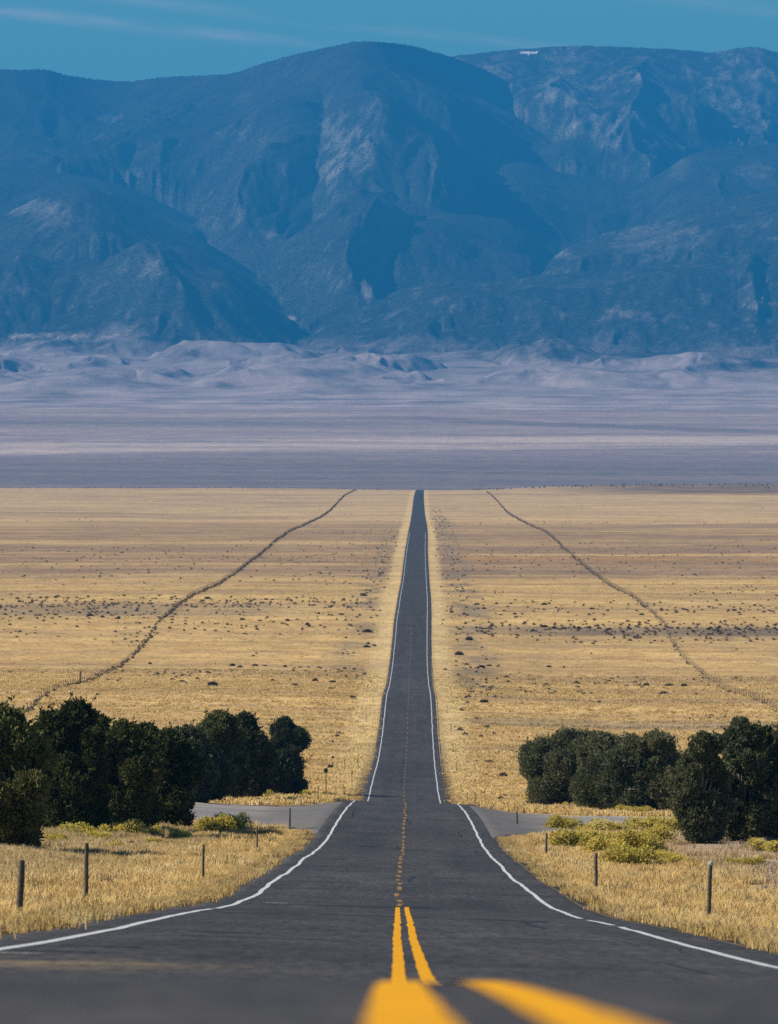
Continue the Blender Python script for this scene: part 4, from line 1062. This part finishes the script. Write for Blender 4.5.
for i in range(24):
    rock(random.uniform(645, 705), random.uniform(838, 852), random.uniform(1.5, 5), 'grey stone lying on the bare soil beside the rabbitbrush patch', 'grey stones beside the rabbitbrush patch')

# a dark car far down the road
dC = 4480.; uC = 1.5
car = empty('distant_car', (uC + float(CX(dC)), dC, float(road_z(np.array([uC]), np.array([dC]))[0]) + .06), 'tiny dark car far down the road just below the crest', 'car')
m = MB(); m.box((0, 0, .72), (1.85, 4.6, .72), .16); m.build('body', M_CAR, car)
m = MB()
V = [(-.86, -1.9, 1.08), (.86, -1.9, 1.08), (.86, 1.1, 1.08), (-.86, 1.1, 1.08), (-.68, -1.5, 1.68), (.68, -1.5, 1.68), (.68, .5, 1.68), (-.68, .5, 1.68)]
m.add(V, [(0, 1, 5, 4), (1, 2, 6, 5), (2, 3, 7, 6), (3, 0, 4, 7), (4, 5, 6, 7)]); m.build('cabin', M_GLASS, car)
for sx in (-1, 1):
    for sy in (-1.4, 1.4):
        m = MB(); m.tube([(sx * .72, sy, .34), (sx * .95, sy, .34)], [.34, .34], 14); m.build('wheel', M_TYRE, car)

# ------------------------------------------------------------------ haze
t = NT('haze'); pv = t.n('ShaderNodeVolumePrincipled')
pv.inputs['Color'].default_value = (.03, .305, .75, 1); pv.inputs['Density'].default_value = 5.8e-5; pv.inputs['Anisotropy'].default_value = 0.0
t.l(pv.outputs[0], t.out.inputs['Volume'])
m = MB(); zlo, zhi = min(float(Z.min()), float(zm.min())) - 2.0, float(zm.max()) + 60
m.box((0, 13000, (zlo + zhi) / 2), (15000, 26400, zhi - zlo)); hz = m.build('haze', t.m); tag(hz, kind='stuff'); hz['label'] = 'blue haze over the valley'; hz['category'] = 'haze'

# ------------------------------------------------------------------ sky, sun, camera
w = bpy.data.worlds.new('World'); scene.world = w; w.use_nodes = True
nt = w.node_tree; nt.nodes.clear()
sky = nt.nodes.new('ShaderNodeTexSky'); sky.sky_type = 'NISHITA'; sky.sun_disc = False
sky.sun_elevation = SUN_EL; sky.sun_rotation = SUN_AZ; sky.altitude = 2000; sky.air_density = 1.0; sky.dust_density = .0; sky.ozone_density = 3.
tc = nt.nodes.new('ShaderNodeTexCoord')
# thin cirrus streaks
sx = nt.nodes.new('ShaderNodeSeparateXYZ'); nt.links.new(tc.outputs['Generated'], sx.inputs[0])
def wm_(op, a, b=None, clamp=False):
    x = nt.nodes.new('ShaderNodeMath'); x.operation = op; x.use_clamp = clamp
    for v_, i in ((a, 0), (b, 1)):
        if v_ is None: continue
        if hasattr(v_, 'is_output'): nt.links.new(v_, x.inputs[i])
        else: x.inputs[i].default_value = v_
    return x.outputs[0]
az_ = wm_('DIVIDE', sx.outputs[0], wm_('MAXIMUM', sx.outputs[1], .01)); el_ = wm_('DIVIDE', sx.outputs[2], wm_('MAXIMUM', sx.outputs[1], .01))
cv = nt.nodes.new('ShaderNodeCombineXYZ')
st_ = wm_('ADD', el_, wm_('MULTIPLY', az_, .115))
nt.links.new(wm_('MULTIPLY', az_, 38.), cv.inputs[0]); nt.links.new(wm_('MULTIPLY', st_, 260.), cv.inputs[1])
nz = nt.nodes.new('ShaderNodeTexNoise'); nz.inputs['Scale'].default_value = 1.; nz.inputs['Detail'].default_value = 5; nz.inputs['Roughness'].default_value = .55
nt.links.new(cv.outputs[0], nz.inputs['Vector'])
cir = None
for c_, w_, amp in ((.0690, .0019, .9), (.0741, .0016, .6), (.0868, .0020, .55), (.0955, .0016, .6), (.108, .003, .6), (.126, .004, .6)):
    k_ = wm_('MULTIPLY', wm_('SUBTRACT', 1., wm_('DIVIDE', wm_('ABSOLUTE', wm_('SUBTRACT', st_, c_)), w_), True), amp)
    cir = k_ if cir is None else wm_('ADD', cir, k_)
cir = wm_('MULTIPLY', cir, wm_('MULTIPLY', wm_('SUBTRACT', nz.outputs['Fac'], .33, True), 2.4), True)
class _o: outputs = [cir]
rp = _o
lowsky = wm_('SUBTRACT', 1., wm_('MULTIPLY', sx.outputs[2], 4.), True)          # the tint belongs to the air low over the range
tcol = nt.nodes.new('ShaderNodeMix'); tcol.data_type = 'RGBA'; nt.links.new(lowsky, tcol.inputs[0])
tcol.inputs[6].default_value = (.95, .96, .96, 1); tcol.inputs[7].default_value = (.47, 1.13, .85, 1)
tint = nt.nodes.new('ShaderNodeMix'); tint.data_type = 'RGBA'; tint.blend_type = 'MULTIPLY'; tint.inputs[0].default_value = 1
nt.links.new(tcol.outputs[2], tint.inputs[7]); nt.links.new(sky.outputs[0], tint.inputs[6])
mx = nt.nodes.new('ShaderNodeMix'); mx.data_type = 'RGBA'
nt.links.new(rp.outputs[0], mx.inputs[0]); nt.links.new(tint.outputs[2], mx.inputs[6]); mx.inputs[7].default_value = (7, 7.6, 8, 1)
bg = nt.nodes.new('ShaderNodeBackground'); bg.inputs['Strength'].default_value = .067
nt.links.new(mx.outputs[2], bg.inputs[0]); wo = nt.nodes.new('ShaderNodeOutputWorld'); nt.links.new(bg.outputs[0], wo.inputs[0])

sl_ = bpy.data.lights.new('sun', 'SUN'); sl_.energy = 5.0; sl_.angle = math.radians(.53); sl_.color = (1, .905, .76)
so = bpy.data.objects.new('sun', sl_); COL.objects.link(so)
v = Vector((math.sin(SUN_AZ) * math.cos(SUN_EL), math.cos(SUN_AZ) * math.cos(SUN_EL), math.sin(SUN_EL)))
so.rotation_euler = v.to_track_quat('Z', 'Y').to_euler(); so.location = (-60, 0, 60)

cam = bpy.data.cameras.new('camera'); co = bpy.data.objects.new('camera', cam); COL.objects.link(co)
co.location = (0, 0, 0); co.rotation_euler = (math.radians(90), 0, 0)
cam.sensor_fit = 'AUTO'; cam.sensor_width = 36; cam.lens = 36 * F / 1024
cam.shift_y = -(512 - YH) / 1024; cam.clip_start = .1; cam.clip_end = 60000
cam.dof.use_dof = True; cam.dof.focus_distance = 170; cam.dof.aperture_fstop = 175.8 / 30.
cam.dof.aperture_blades = 0
scene.camera = co

vs = scene.view_settings
vs.view_transform = 'Standard'; vs.look = 'None'; vs.gamma = 1; vs.use_curve_mapping = False; vs.exposure = .58
cy = scene.cycles
cy.use_denoising = False; cy.volume_bounces = 0; cy.max_bounces = 5; cy.diffuse_bounces = 3; cy.transmission_bounces = 3
